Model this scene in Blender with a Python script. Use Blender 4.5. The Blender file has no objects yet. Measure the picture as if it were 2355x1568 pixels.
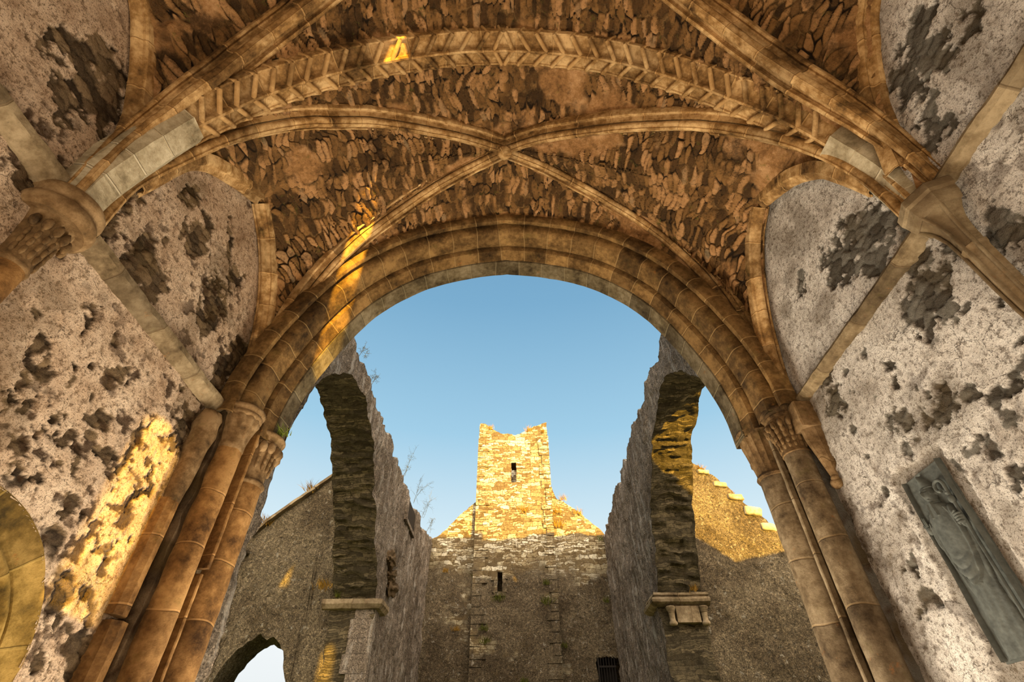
import bpy, math, random
import numpy as np
from mathutils import Vector, Matrix

# ------------------------------------------------------------------ camera, sky, sun, exposure
sc = bpy.context.scene
COL = sc.collection
sc.view_settings.view_transform = 'Standard'
sc.view_settings.look = 'None'
sc.view_settings.exposure = 0.0
sc.view_settings.gamma = 1.0
sc.view_settings.use_curve_mapping = False
sc.cycles.max_bounces = 10
sc.cycles.diffuse_bounces = 8
sc.cycles.sample_clamp_indirect = 8.0

F_PX = 1155.0
TH, YAW, ROLL = math.radians(41.97), .0066, .0089
fwd = Vector((-math.sin(YAW)*math.cos(TH), math.cos(YAW)*math.cos(TH), math.sin(TH)))
rt = Vector((math.cos(YAW), math.sin(YAW), 0))
up = rt.cross(fwd)
rt2 = rt*math.cos(ROLL) - up*math.sin(ROLL)
up2 = rt*math.sin(ROLL) + up*math.cos(ROLL)
cd = bpy.data.cameras.new('camera')
cam = bpy.data.objects.new('camera', cd)
COL.objects.link(cam)
cd.sensor_width = 36.0
cd.sensor_fit = 'HORIZONTAL'
cd.lens = 36.0*F_PX/2355.0
cd.clip_start = .02
cam.matrix_world = Matrix(((rt2.x, up2.x, -fwd.x, 0), (rt2.y, up2.y, -fwd.y, 0), (rt2.z, up2.z, -fwd.z, 1.5), (0, 0, 0, 1)))
sc.camera = cam

SUN_EL = math.radians(3.3)
SDX, SDY = -.41, 1.0                       # horizontal travel of the sunlight (towards the west)
hn = math.hypot(SDX, SDY)
SUNDIR = Vector((SDX/hn*math.cos(SUN_EL), SDY/hn*math.cos(SUN_EL), -math.sin(SUN_EL)))
sl = bpy.data.lights.new('sun', 'SUN')
sun = bpy.data.objects.new('sun', sl)
COL.objects.link(sun)
sun.rotation_euler = SUNDIR.to_track_quat('-Z', 'Y').to_euler()
sun.location = (8, -25, 12)
sl.energy = 21.0
sl.color = (1.0, .585, .065)
sl.angle = math.radians(.6)

world = bpy.data.worlds.new('dawn_sky')
sc.world = world
world.use_nodes = True
wn, wl = world.node_tree.nodes, world.node_tree.links
wn.clear()
def wnode(t, **k):
    n = wn.new(t)
    for a, b in k.items():
        setattr(n, a, b)
    return n
tc = wnode('ShaderNodeTexCoord')
sep = wnode('ShaderNodeSeparateXYZ')
wl.new(tc.outputs['Generated'], sep.inputs[0])
ramp = wnode('ShaderNodeValToRGB')          # clear dawn sky by elevation
wl.new(sep.outputs['Z'], ramp.inputs[0])
cr = ramp.color_ramp
cr.elements[0].position = 0.0
cr.elements[0].color = (.80, .84, .84, 1)
cr.elements[1].position = 1.0
cr.elements[1].color = (.10, .26, .46, 1)
for p, c in ((.22, (.90, .95, .97)), (.36, (.66, .83, .92)), (.52, (.36, .62, .81)), (.72, (.20, .42, .63))):
    e = cr.elements.new(p)
    e.color = (*c, 1)
dot = wnode('ShaderNodeVectorMath', operation='DOT_PRODUCT')
wl.new(tc.outputs['Generated'], dot.inputs[0])
gd = (-SUNDIR + Vector((0, 0, .22))).normalized()
dot.inputs[1].default_value = gd
mr = wnode('ShaderNodeMapRange', interpolation_type='SMOOTHSTEP')
mr.inputs['From Min'].default_value = .05
mr.inputs['From Max'].default_value = 1.0
wl.new(dot.outputs['Value'], mr.inputs['Value'])
gl = wnode('ShaderNodeMixRGB', blend_type='MIX')
gl.inputs['Fac'].default_value = 1
gl.inputs[1].default_value = (0, 0, 0, 1)
gl.inputs[2].default_value = (7.2, 5.7, 4.1, 1)   # the eastern glow around the rising sun
wl.new(mr.outputs[0], gl.inputs['Fac'])
add = wnode('ShaderNodeMixRGB', blend_type='ADD')
add.inputs['Fac'].default_value = 1
wl.new(ramp.outputs[0], add.inputs[1])
wl.new(gl.outputs[0], add.inputs[2])
bg = wnode('ShaderNodeBackground')
bg.inputs['Strength'].default_value = 1.0
wl.new(add.outputs[0], bg.inputs[0])
wo = wnode('ShaderNodeOutputWorld')
wl.new(bg.outputs[0], wo.inputs[0])
world.cycles.sampling_method = 'MANUAL'
world.cycles.sample_map_resolution = 1024

# added fill lamps out of view, standing in for daylight bounced off the ground
def fill_area(name, loc, dirv, sx, sy, power, col):
    l = bpy.data.lights.new(name, 'AREA')
    l.shape = 'RECTANGLE'
    l.size, l.size_y = sx, sy
    l.energy = power
    l.color = col
    o = bpy.data.objects.new(name, l)
    COL.objects.link(o)
    o.location = loc
    o.rotation_euler = Vector(dirv).to_track_quat('-Z', 'Y').to_euler()
    return o
fill_area('east_fill', (-.1, -1.0, .9), (0, .80, .60), 5.2, 1.6, 340, (1.0, .83, .60))
fill_area('west_fill', (-.1, 5.4, .9), (0, -.55, .83), 4.6, 1.6, 460, (1.0, .84, .62))

# ------------------------------------------------------------------ numpy noise
def _h(ix, iy, iz, seed):
    h = (ix.astype(np.uint32)*np.uint32(374761393) + iy.astype(np.uint32)*np.uint32(668265263)
         + iz.astype(np.uint32)*np.uint32(2147483647 - 5) + np.uint32((seed*1274126177) & 0xffffffff))
    h = (h ^ (h >> np.uint32(13)))*np.uint32(1274126177)
    h = (h ^ (h >> np.uint32(16)))*np.uint32(2246822519)
    h = h ^ (h >> np.uint32(13))
    return (h & np.uint32(0xffffff)).astype(np.float32)/np.float32(0xffffff)

def vnoise(P, seed=0):
    P = np.asarray(P, np.float32)
    i = np.floor(P).astype(np.int64)
    f = P - i
    f = f*f*f*(f*(f*6 - 15) + 10)
    r = 0
    for a in (0, 1):
        wa = f[..., 0] if a else 1 - f[..., 0]
        for b in (0, 1):
            wb = f[..., 1] if b else 1 - f[..., 1]
            for c in (0, 1):
                wc = f[..., 2] if c else 1 - f[..., 2]
                r = r + wa*wb*wc*_h(i[..., 0] + a, i[..., 1] + b, i[..., 2] + c, seed)
    return r

def fbm(P, oct=4, seed=0, gain=.5):
    P = np.asarray(P, np.float32)
    s, a, t = 0, 1.0, 0
    for o in range(oct):
        s = s + a*vnoise(P*(2.0**o) + 17.3*o, seed + o*31)
        t += a
        a *= gain
    return s/t

def voro(u, v, seed=0, jit=.85):
    iu, iv = np.floor(u).astype(np.int64), np.floor(v).astype(np.int64)
    d1 = np.full(u.shape, 9.0, np.float32)
    d2 = d1.copy()
    cid = np.zeros(u.shape, np.float32)
    z = np.zeros_like(iu)
    for a in (-1, 0, 1):
        for b in (-1, 0, 1):
            cu, cv = iu + a, iv + b
            hx, hy = _h(cu, cv, z, seed), _h(cu, cv, z, seed + 7)
            d = np.hypot(cu + .5 + (hx - .5)*jit - u, cv + .5 + (hy - .5)*jit - v)
            n = d < d1
            d2 = np.where(n, d1, np.minimum(d2, d))
            cid = np.where(n, _h(cu, cv, z, seed + 13), cid)
            d1 = np.where(n, d, d1)
    return d1, d2 - d1, cid

def sstep(a, b, x):
    t = np.clip((x - a)/(b - a), 0, 1)
    return t*t*(3 - 2*t)

# ------------------------------------------------------------------ mesh builder
class MB:
    def __init__(self):
        self.V, self.Q, self.N, self.UV, self.n, self.A = [], [], [], [], 0, {}
    def verts(self, P, uv=None, **attrs):
        P = np.asarray(P, np.float32).reshape(-1, 3)
        self.V.append(P)
        self.UV.append(np.zeros((len(P), 2), np.float32) if uv is None else np.asarray(uv, np.float32).reshape(-1, 2))
        for k in set(self.A) | set(attrs):
            if k not in self.A:
                self.A[k] = [np.zeros(self.n, np.float32)]
            self.A[k].append(np.asarray(attrs[k], np.float32).ravel() if k in attrs else np.zeros(len(P), np.float32))
        b = self.n
        self.n += len(P)
        return b
    def grid(self, P, uv=None, wrap=False, keep=None, flip=False, **attrs):
        P = np.asarray(P, np.float32)
        r, c = P.shape[:2]
        b = self.verts(P, uv, **attrs)
        I = np.arange(r*c).reshape(r, c) + b
        if wrap:
            I = np.concatenate([I, I[:, :1]], 1)
        q = np.stack([I[:-1, :-1], I[:-1, 1:], I[1:, 1:], I[1:, :-1]], -1)
        if keep is not None:
            q = q[keep]
        q = q.reshape(-1, 4)
        self.Q.append(q[:, ::-1] if flip else q)
        return self
    def ngon(self, P, uv=None, flip=False):
        b = self.verts(P, uv)
        k = list(range(b, b + len(P)))
        self.N.append(k[::-1] if flip else k)
        return self
    def box(self, x0, x1, y0, y1, z0, z1):
        c = [(x0, y0, z0), (x1, y0, z0), (x1, y1, z0), (x0, y1, z0), (x0, y0, z1), (x1, y0, z1), (x1, y1, z1), (x0, y1, z1)]
        for f in ((0, 3, 2, 1), (4, 5, 6, 7), (0, 1, 5, 4), (1, 2, 6, 5), (2, 3, 7, 6), (3, 0, 4, 7)):
            P = np.array([c[i] for i in f], np.float32)
            e = np.ptp(P, 0)
            ax = [i for i in range(3) if e[i] > 1e-6] or [0, 1]
            if len(ax) < 2:
                ax = [0, 1]
            order = [a for a in (0, 1) if a in ax] + [a for a in (2,) if a in ax]
            self.ngon(P, P[:, order[:2]])
        return self
    def build(self, name, mat, parent=None, smooth=None, label=None):
        me = bpy.data.meshes.new(name)
        V = np.concatenate(self.V)
        Q = np.concatenate(self.Q) if self.Q else np.zeros((0, 4), np.int64)
        loops = [Q.ravel()] + [np.array(k) for k in self.N]
        lens = np.concatenate([np.full(len(Q), 4), np.array([len(k) for k in self.N], int)]).astype(np.int32)
        L = np.concatenate(loops).astype(np.int32)
        st = np.concatenate([[0], np.cumsum(lens)[:-1]]).astype(np.int32)
        me.vertices.add(len(V))
        me.vertices.foreach_set('co', V.ravel())
        me.loops.add(len(L))
        me.loops.foreach_set('vertex_index', L)
        me.polygons.add(len(lens))
        me.polygons.foreach_set('loop_start', st)
        uvl = me.uv_layers.new(name='UVMap')
        uvl.data.foreach_set('uv', np.concatenate(self.UV)[L].ravel())
        for k, a in self.A.items():
            at = me.attributes.new(k, 'FLOAT', 'POINT')
            at.data.foreach_set('value', np.concatenate(a).astype(np.float32))
        me.update(calc_edges=True)
        me.validate()
        if smooth is not None:
            me.polygons.foreach_set('use_smooth', np.ones(len(me.polygons), bool))
            if smooth < 180:
                me.set_sharp_from_angle(angle=math.radians(smooth))
        me.materials.append(mat)
        o = bpy.data.objects.new(name, me)
        COL.objects.link(o)
        if parent:
            o.parent = parent
            o.matrix_parent_inverse = Matrix.Translation(-Vector(parent.location))
        if label:
            o['label'] = label
        return o

def tag(o, label, cat, group=None, kind=None):
    o['label'] = label
    o['category'] = cat
    if group:
        o['group'] = group
    if kind:
        o['kind'] = kind
    return o
def thing(name, label, cat, loc=(0, 0, 0), group=None):
    o = bpy.data.objects.new(name, None)
    o.empty_display_size = .1
    COL.objects.link(o)
    o.location = loc
    return tag(o, label, cat, group)
def struct(o):
    o['kind'] = 'structure'
    return o

def spline(pts, n):
    """Catmull-Rom through pts, resampled to n points by arc length."""
    P = np.array(pts, float)
    E = np.concatenate([[2*P[0] - P[1]], P, [2*P[-1] - P[-2]]])
    out = []
    for i in range(1, len(E) - 2):
        t = np.linspace(0, 1, 24, endpoint=False)[:, None]
        a, b, c, d = E[i - 1], E[i], E[i + 1], E[i + 2]
        out.append(.5*(2*b + (c - a)*t + (2*a - 5*b + 4*c - d)*t**2 + (3*b - a - 3*c + d)*t**3))
    out.append(E[-2][None])
    R = np.concatenate(out)
    return resample(R, n)
def resample(R, n):
    s = np.concatenate([[0], np.cumsum(np.linalg.norm(np.diff(R, axis=0), axis=1))])
    t = np.linspace(0, s[-1], n)
    return np.stack([np.interp(t, s, R[:, k]) for k in range(R.shape[1])], 1)
def arclen(R):
    return np.concatenate([[0], np.cumsum(np.linalg.norm(np.diff(R, axis=0), axis=1))])

def frames(path, lat):
    """down = unit vector normal to the path and to lat, pointing away from the arch's body (to the room)."""
    T = np.gradient(path, axis=0)
    T /= np.linalg.norm(T, axis=1)[:, None]
    lat = np.broadcast_to(np.array(lat, float), path.shape)
    D = np.cross(T, lat)
    D /= np.linalg.norm(D, axis=1)[:, None]
    return T, lat, D

def sweep(mb, path, lat, prof, wob=0.0, seed=0, caps=True, closed=False, scale=None, push=None):
    """prof: (lateral, down) points; lateral along lat, down along T x lat."""
    path = np.array(path, float)
    T, La, D = frames(path, lat)
    pr = np.array(prof, float)
    sc2 = np.ones(len(path)) if scale is None else np.asarray(scale)
    pu = np.zeros(len(path)) if push is None else np.asarray(push)
    P = path[:, None] + La[:, None]*(pr[None, :, :1]*sc2[:, None, None]) + D[:, None]*(pr[None, :, 1:2]*sc2[:, None, None] + pu[:, None, None])
    if wob:
        w = np.stack([fbm(P*6, 3, seed + k) - .5 for k in range(3)], -1)
        P = P + w*wob
    s = arclen(path)
    q = arclen(pr)
    uv = np.stack(np.broadcast_arrays(s[:, None], q[None]), -1)
    mb.grid(P, uv, wrap=closed)
    if caps:
        mb.ngon(P[0], flip=False)
        mb.ngon(P[-1], flip=True)
    return P

def arcp(cx, cz, r, a0, a1, n):
    t = np.radians(np.linspace(a0, a1, n))
    return [(cx + r*math.cos(x), cz + r*math.sin(x)) for x in t]

def lathe(mb, c, prof, a0=0, a1=360, n=28, rmod=None):
    """prof: (r, z) points, z up; optional rmod(angle array, z, r) -> r."""
    t = np.radians(np.linspace(a0, a1, n, endpoint=(a1 - a0 < 360)))
    pr = np.array(prof, float)
    R = np.broadcast_to(pr[:, None, 0], (len(pr), n)).copy()
    Z = np.broadcast_to(pr[:, None, 1], R.shape)
    A = np.broadcast_to(t[None], R.shape)
    if rmod is not None:
        R = rmod(A, Z, R)
    P = np.stack([c[0] + R*np.cos(A), c[1] + R*np.sin(A), c[2] + Z], -1)
    uv = np.stack([A*R.mean(), Z], -1)[..., ::-1]
    mb.grid(P, uv, wrap=(a1 - a0 >= 360), flip=False)
    return mb

def blob(mb, c, r, rot=None, n=10, m=14, lump=0.0, seed=0):
    th = np.linspace(0, math.pi, n)
    ph = np.linspace(0, 2*math.pi, m, endpoint=False)
    T, Ph = np.meshgrid(th, ph, indexing='ij')
    D = np.stack([np.sin(T)*np.cos(Ph), np.sin(T)*np.sin(Ph), np.cos(T)], -1)
    if lump:
        D = D*(1 + lump*(fbm(D*2.2 + seed*3.1, 3, seed)[..., None] - .5)*2)
    P = D*np.array(r)
    if rot is not None:
        P = P @ np.array(rot).T
    mb.grid(P + np.array(c), np.stack([Ph*.1, T*.1], -1), wrap=True, flip=True)
    return mb

# ------------------------------------------------------------------ materials
def new_mat(name, rough=.9):
    m = bpy.data.materials.new(name)
    m.use_nodes = True
    nt = m.node_tree
    nt.nodes.clear()
    out = nt.nodes.new('ShaderNodeOutputMaterial')
    bs = nt.nodes.new('ShaderNodeBsdfPrincipled')
    bs.inputs['Roughness'].default_value = rough
    bs.inputs['Specular IOR Level'].default_value = .15
    nt.links.new(bs.outputs[0], out.inputs[0])
    return m, nt, bs
class G:
    """tiny node helper"""
    def __init__(s, nt):
        s.nt = nt
    def n(s, t, ins=None, **k):
        nd = s.nt.nodes.new(t)
        for a, b in k.items():
            setattr(nd, a, b)
        for key, v in (ins or {}).items():
            if hasattr(v, 'is_linked') or isinstance(v, bpy.types.NodeSocket):
                s.nt.links.new(v, nd.inputs[key])
            else:
                nd.inputs[key].default_value = v
        return nd
    def math(s, op, a, b=0.0, clamp=False):
        return s.n('ShaderNodeMath', {0: a, 1: b}, operation=op, use_clamp=clamp).outputs[0]
    def noise(s, vec, scale, detail=5.0, rough=.6, col=False, lac=2.0):
        nd = s.n('ShaderNodeTexNoise', {'Vector': vec, 'Scale': scale, 'Detail': detail, 'Roughness': rough, 'Lacunarity': lac})
        return nd.outputs['Color' if col else 'Fac']
    def mix(s, f, a, b, blend='MIX'):
        return s.n('ShaderNodeMixRGB', {'Fac': f, 1: a, 2: b}, blend_type=blend).outputs[0]
    def ramp(s, f, pts, interp='LINEAR'):
        nd = s.n('ShaderNodeValToRGB', {0: f})
        r = nd.color_ramp
        r.interpolation = interp
        while len(r.elements) > 1:
            r.elements.remove(r.elements[-1])
        r.elements[0].position = pts[0][0]
        r.elements[0].color = (*pts[0][1], 1)
        for p, c in pts[1:]:
            e = r.elements.new(p)
            e.color = (*c, 1)
        return nd.outputs[0]
    def rng(s, v, a, b, c=0.0, d=1.0):
        return s.n('ShaderNodeMapRange', {'Value': v, 'From Min': a, 'From Max': b, 'To Min': c, 'To Max': d}, interpolation_type='SMOOTHSTEP').outputs[0]
    def attr(s, name):
        return s.n('ShaderNodeAttribute', attribute_name=name).outputs['Fac']
    def bump(s, h, strength, dist, nrm=None):
        i = {'Height': h, 'Strength': strength, 'Distance': dist}
        if nrm is not None:
            i['Normal'] = nrm
        return s.n('ShaderNodeBump', i).outputs[0]
def srgb(r, g, b):
    f = lambda c: ((c/255 + .055)/1.055)**2.4 if c/255 > .04045 else c/255/12.92
    return (f(r), f(g), f(b))
def C4(c):
    return (*c, 1.0)

def mat_dressed(name, light, mid, dark, joint, jlen=.42, jcol=None, moss=.25, jvis=.6):
    """cut stone: blotchy, with thin mortar joints across the run of the piece (UV.x)."""
    m, nt, bs = new_mat(name)
    g = G(nt)
    co = g.n('ShaderNodeTexCoord')
    ob = g.n('ShaderNodeNewGeometry').outputs['Position']
    uv = g.n('ShaderNodeSeparateXYZ', {0: co.outputs['UV']})
    n1 = g.noise(ob, 2.6, 6, .62)
    n2 = g.noise(ob, 13.0, 6, .7)
    n3 = g.noise(ob, 70.0, 4, .7)
    base = g.ramp(g.math('ADD', g.math('MULTIPLY', n1, .62), g.math('MULTIPLY', n2, .38)), [(.36, dark), (.48, mid), (.60, light)])
    # one tone per stone
    nz = g.math('MULTIPLY', g.math('SUBTRACT', g.noise(ob, 1.3, 2, .5), .5), .35)
    su = g.math('ADD', g.math('DIVIDE', uv.outputs[0], jlen), nz)
    cell = g.n('ShaderNodeTexWhiteNoise', {'W': g.math('FLOOR', su)}, noise_dimensions='1D').outputs['Value']
    base = g.mix(1.0, base, g.ramp(cell, [(0, (.62, .60, .58)), (1, (1.12, 1.1, 1.06))]), 'MULTIPLY')
    base = g.mix(g.rng(n3, .58, .75, 0, .5), base, C4(dark))
    base = g.mix(g.rng(g.noise(ob, 4.2, 5, .75), .56, .74, 0, moss), base, (.10, .095, .02, 1))
    base = g.mix(g.rng(g.noise(ob, 7.0, 5, .8), .62, .75, 0, .55), base, C4(srgb(150, 95, 45)))
    fr = g.math('FRACT', su)
    dj = g.math('MULTIPLY', g.math('MINIMUM', fr, g.math('SUBTRACT', 1.0, fr)), jlen)
    jm = g.rng(dj, .004, .011, 1, 0)
    base = g.mix(g.math('MULTIPLY', jm, jvis), base, C4(jcol or joint))
    nt.links.new(base, bs.inputs['Base Color'])
    h = g.math('ADD', g.math('MULTIPLY', n2, .6), g.math('MULTIPLY', n3, .25))
    h = g.math('SUBTRACT', h, g.math('MULTIPLY', jm, .5))
    nt.links.new(g.bump(h, .8, .016), bs.inputs['Normal'])
    return m

def mat_rubble_attr(name, stones, mortar, dirt):
    """vault web: stones come from the mesh (attributes cell, edge, plas), the fine grain from noise."""
    m, nt, bs = new_mat(name)
    g = G(nt)
    ob = g.n('ShaderNodeNewGeometry').outputs['Position']
    cell, edge, plas = g.attr('cell'), g.attr('edge'), g.attr('plas')
    n2 = g.noise(ob, 24.0, 6, .7)
    n3 = g.noise(ob, 95.0, 4, .7)
    col = g.ramp(cell, stones)
    col = g.mix(g.rng(n2, .45, .72, 0, .65), col, C4(dirt))
    col = g.mix(g.rng(n3, .5, .75, 0, .35), col, C4(stones[-1][1]))
    mo = g.mix(g.rng(n2, .35, .65), C4(mortar), C4([c*.45 for c in mortar]))
    mo = g.mix(g.rng(g.noise(ob, 3.6, 4, .6), .44, .54), C4(srgb(36, 27, 18)), mo)
    col = g.mix(g.rng(edge, .05, .18, 1, 0), col, mo)
    pl = g.ramp(g.math('ADD', g.math('MULTIPLY', g.noise(ob, 3.1, 6, .7), .7), g.math('MULTIPLY', n2, .3)),
                [(.36, srgb(92, 66, 38)), (.5, srgb(158, 118, 76)), (.64, srgb(200, 160, 116))])
    col = g.mix(plas, col, pl)
    col = g.mix(g.rng(g.noise(ob, 1.7, 6, .75), .52, .68, 0, .8), col, C4(srgb(46, 33, 20)))
    col = g.mix(g.rng(g.noise(ob, 6.5, 5, .75), .60, .70, 0, .5), col, C4(srgb(96, 98, 40)))
    nt.links.new(col, bs.inputs['Base Color'])
    h = g.math('ADD', g.math('MULTIPLY', n2, .7), g.math('MULTIPLY', n3, .3))
    nt.links.new(g.bump(h, 1.0, .035), bs.inputs['Normal'])
    return m

def mat_plaster(name, a, b, c, stain, rub_l, rub_d, grey=.0):
    """old lime plaster with the bare stone showing where attribute rub = 1 and holes where pit = 1."""
    m, nt, bs = new_mat(name)
    g = G(nt)
    ob = g.n('ShaderNodeNewGeometry').outputs['Position']
    rub, pit, mos = g.attr('rub'), g.attr('pit'), g.attr('mos')
    n0 = g.noise(ob, 1.1, 5, .65)
    n1 = g.noise(ob, 4.5, 7, .72)
    n2 = g.noise(ob, 22.0, 6, .75)
    n3 = g.noise(ob, 85.0, 4, .75)
    f = g.math('ADD', g.math('MULTIPLY', n0, .45), g.math('MULTIPLY', n1, .55))
    col = g.ramp(f, [(.34, c), (.46, b), (.6, a)])
    col = g.mix(g.rng(n2, .50, .62, 0, .8), col, C4(stain))
    col = g.mix(g.rng(n3, .54, .64, 0, .85), col, C4([x*.35 for x in stain]))
    col = g.mix(g.rng(n3, .40, .28, 0, .5), col, C4([min(1, x*1.35) for x in a]))
    # hairline cracks
    wv = g.n('ShaderNodeVectorMath', {0: ob, 1: g.n('ShaderNodeVectorMath', {0: g.noise(ob, 5.0, 4, .6, col=True), 1: (.22, .22, .22)}, operation='MULTIPLY').outputs[0]}, operation='ADD').outputs[0]
    vo = g.n('ShaderNodeTexVoronoi', {'Vector': wv, 'Scale': 3.2}, feature='DISTANCE_TO_EDGE')
    crk = g.math('MULTIPLY', g.rng(vo.outputs['Distance'], .002, .009, 1, 0), g.rng(g.noise(ob, 2.2, 3, .5), .50, .60))
    col = g.mix(g.math('MULTIPLY', crk, .55), col, C4([x*.25 for x in stain]))
    rb = g.ramp(g.math('ADD', g.math('MULTIPLY', g.attr('cell'), .5), g.math('MULTIPLY', n2, .5)), [(.25, rub_d), (.55, [.5*(x + y) for x, y in zip(rub_l, rub_d)]), (.8, rub_l)])
    rb = g.mix(g.rng(n3, .5, .72, 0, .55), rb, C4([x*.4 for x in rub_d]))
    col = g.mix(rub, col, rb)
    col = g.mix(g.math('MULTIPLY', pit, .9), col, C4(srgb(64, 46, 30)))
    col = g.mix(g.math('MULTIPLY', mos, .7), col, C4(srgb(78, 62, 32)))
    nt.links.new(col, bs.inputs['Base Color'])
    h = g.math('ADD', g.math('MULTIPLY', n2, .75), g.math('MULTIPLY', n3, .3))
    h = g.math('SUBTRACT', h, g.math('MULTIPLY', crk, .3))
    nt.links.new(g.bump(h, 1.0, .04), bs.inputs['Normal'])
    return m

def mat_masonry(name, sw, sh, stones, mortar, lichen, lich=.5, moss=.4, mort=.012, render=0.0, rcol=None, bump=1.0, warp=.05, zr=None, streak=0.0):
    """coursed rubble on UV metres; render = share hidden under old harling, zr = height below which it is all harled."""
    m, nt, bs = new_mat(name)
    g = G(nt)
    co = g.n('ShaderNodeTexCoord')
    ob = g.n('ShaderNodeNewGeometry').outputs['Position']
    def warped(amt, sc2):
        nz = g.n('ShaderNodeVectorMath', {0: g.noise(ob, sc2, 3, .6, col=True), 1: (-.5, -.5, -.5)}, operation='ADD').outputs[0]
        return g.n('ShaderNodeVectorMath', {0: co.outputs['UV'], 1: g.n('ShaderNodeVectorMath', {0: nz, 1: (amt, amt, 0)}, operation='MULTIPLY').outputs[0]}, operation='ADD').outputs[0]
    wv = warped(warp*2.2, 3.1)
    def brick(w, h, off):
        b = g.n('ShaderNodeTexBrick', {'Vector': wv, 'Color1': (0, 0, 0, 1), 'Color2': (1, 1, 1, 1), 'Mortar': (.5, .5, .5, 1), 'Scale': 1.0, 'Mortar Size': mort, 'Mortar Smooth': .6, 'Bias': 0.0, 'Brick Width': w, 'Row Height': h})
        b.offset = off
        b.squash = 1.6
        b.squash_frequency = 3
        return b
    b1, b2 = brick(sw, sh, .43), brick(sw*.62, sh*.5, .37)
    sel = g.rng(g.noise(ob, 1.9, 2, .5), .47, .49)
    cs = g.n('ShaderNodeSeparateColor', {0: g.mix(sel, b1.outputs['Color'], b2.outputs['Color'])}).outputs[0]
    mm = g.mix(sel, b1.outputs['Fac'], b2.outputs['Fac'])
    mm = g.n('ShaderNodeSeparateColor', {0: mm}).outputs[0]
    n2 = g.noise(ob, 14.0, 6, .72)
    n3 = g.noise(ob, 42.0, 5, .78)
    col = g.ramp(cs, stones)
    col = g.mix(g.rng(n2, .42, .68, 0, .75), col, C4([x*.5 for x in stones[0][1]]))
    col = g.mix(g.rng(n3, .52, .7, 0, .5), col, C4([x*.4 for x in stones[0][1]]))
    col = g.mix(g.math('MULTIPLY', mm, .85), col, C4(mortar))
    if render:
        rr = g.rng(g.noise(ob, .55, 4, .6), .62 - render*.5, .72 - render*.5)
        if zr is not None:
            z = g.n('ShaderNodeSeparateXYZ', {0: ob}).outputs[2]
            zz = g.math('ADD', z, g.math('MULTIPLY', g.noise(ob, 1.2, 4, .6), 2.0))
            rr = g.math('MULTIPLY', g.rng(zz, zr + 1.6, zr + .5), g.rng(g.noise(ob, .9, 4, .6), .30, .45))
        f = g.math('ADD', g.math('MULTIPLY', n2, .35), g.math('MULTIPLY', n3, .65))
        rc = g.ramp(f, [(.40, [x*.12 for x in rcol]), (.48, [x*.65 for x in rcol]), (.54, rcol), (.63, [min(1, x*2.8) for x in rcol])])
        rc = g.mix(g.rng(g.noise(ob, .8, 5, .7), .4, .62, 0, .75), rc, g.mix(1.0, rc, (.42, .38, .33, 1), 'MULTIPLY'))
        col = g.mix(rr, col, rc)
        mm = g.math('MULTIPLY', mm, g.math('SUBTRACT', 1.0, rr))
    if streak:
        sv = g.n('ShaderNodeMapping', {'Vector': ob, 'Scale': (7.0, 7.0, 1.1)}).outputs[0]
        st = g.noise(sv, 1.0, 6, .7)
        col = g.mix(g.rng(st, .52, .66, 0, streak), col, C4(lichen))
        col = g.mix(g.rng(st, .47, .36, 0, streak), col, C4([x*.35 for x in rcol]))
    col = g.mix(g.rng(g.noise(ob, 8.0, 5, .75), .60, .66, 0, lich), col, C4(lichen))
    col = g.mix(g.rng(g.noise(ob, 2.6, 6, .8), .56, .70, 0, moss), col, C4(srgb(74, 58, 24)))
    nt.links.new(col, bs.inputs['Base Color'])
    h = g.math('SUBTRACT', g.math('ADD', g.math('MULTIPLY', n2, .6), g.math('MULTIPLY', n3, .7)), g.math('MULTIPLY', mm, .45))
    h = g.math('ADD', h, g.math('MULTIPLY', cs, .25))
    nt.links.new(g.bump(h, bump, .07), bs.inputs['Normal'])
    return m

def mat_plain(name, col, rough=.85, var=.5, scale=20):
    m, nt, bs = new_mat(name, rough)
    g = G(nt)
    ob = g.n('ShaderNodeNewGeometry').outputs['Position']
    f = g.noise(ob, scale, 5, .7)
    c = g.ramp(f, [(.3, [x*(1 - var) for x in col]), (.7, [min(1, x*(1 + var)) for x in col])])
    nt.links.new(c, bs.inputs['Base Color'])
    nt.links.new(g.bump(f, .5, .01), bs.inputs['Normal'])
    return m

M_RIB = mat_dressed('rib_limestone', srgb(204, 174, 128), srgb(146, 114, 72), srgb(62, 45, 27), srgb(196, 158, 106), .40, jvis=.5)
M_ARCH = mat_dressed('arch_limestone', srgb(140, 112, 72), srgb(96, 74, 44), srgb(46, 34, 20), srgb(160, 132, 90), .34, jvis=.45)
M_GREY = mat_dressed('grey_limestone', srgb(202, 194, 172), srgb(164, 154, 130), srgb(100, 90, 70), srgb(214, 204, 180), .36, moss=.1, jvis=.55)
M_SOFF = mat_dressed('arch_soffit_limestone', srgb(126, 116, 96), srgb(92, 82, 62), srgb(50, 42, 30), srgb(140, 128, 102), .36, moss=.2, jvis=.4)  # greyer copy of the arch stone: west sky light put into the colour
M_SHAFTR = mat_dressed('shaft_limestone_cool_lit', srgb(142, 128, 106), srgb(104, 90, 70), srgb(56, 45, 32), srgb(138, 116, 84), .52, jvis=.4)  # greyer copy of the shaft stone: right side's cooler light put into colour
M_SHAFT = mat_dressed('shaft_limestone', srgb(162, 126, 80), srgb(122, 90, 52), srgb(66, 46, 26), srgb(176, 136, 88), .52, jvis=.4)
M_CARVE = mat_dressed('carved_limestone', srgb(152, 128, 96), srgb(110, 88, 60), srgb(56, 43, 28), srgb(128, 106, 76), 9.0)
M_NICHE = mat_dressed('niche_stone', srgb(160, 134, 76), srgb(118, 96, 46), srgb(64, 52, 24), srgb(140, 118, 64), .45)
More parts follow.
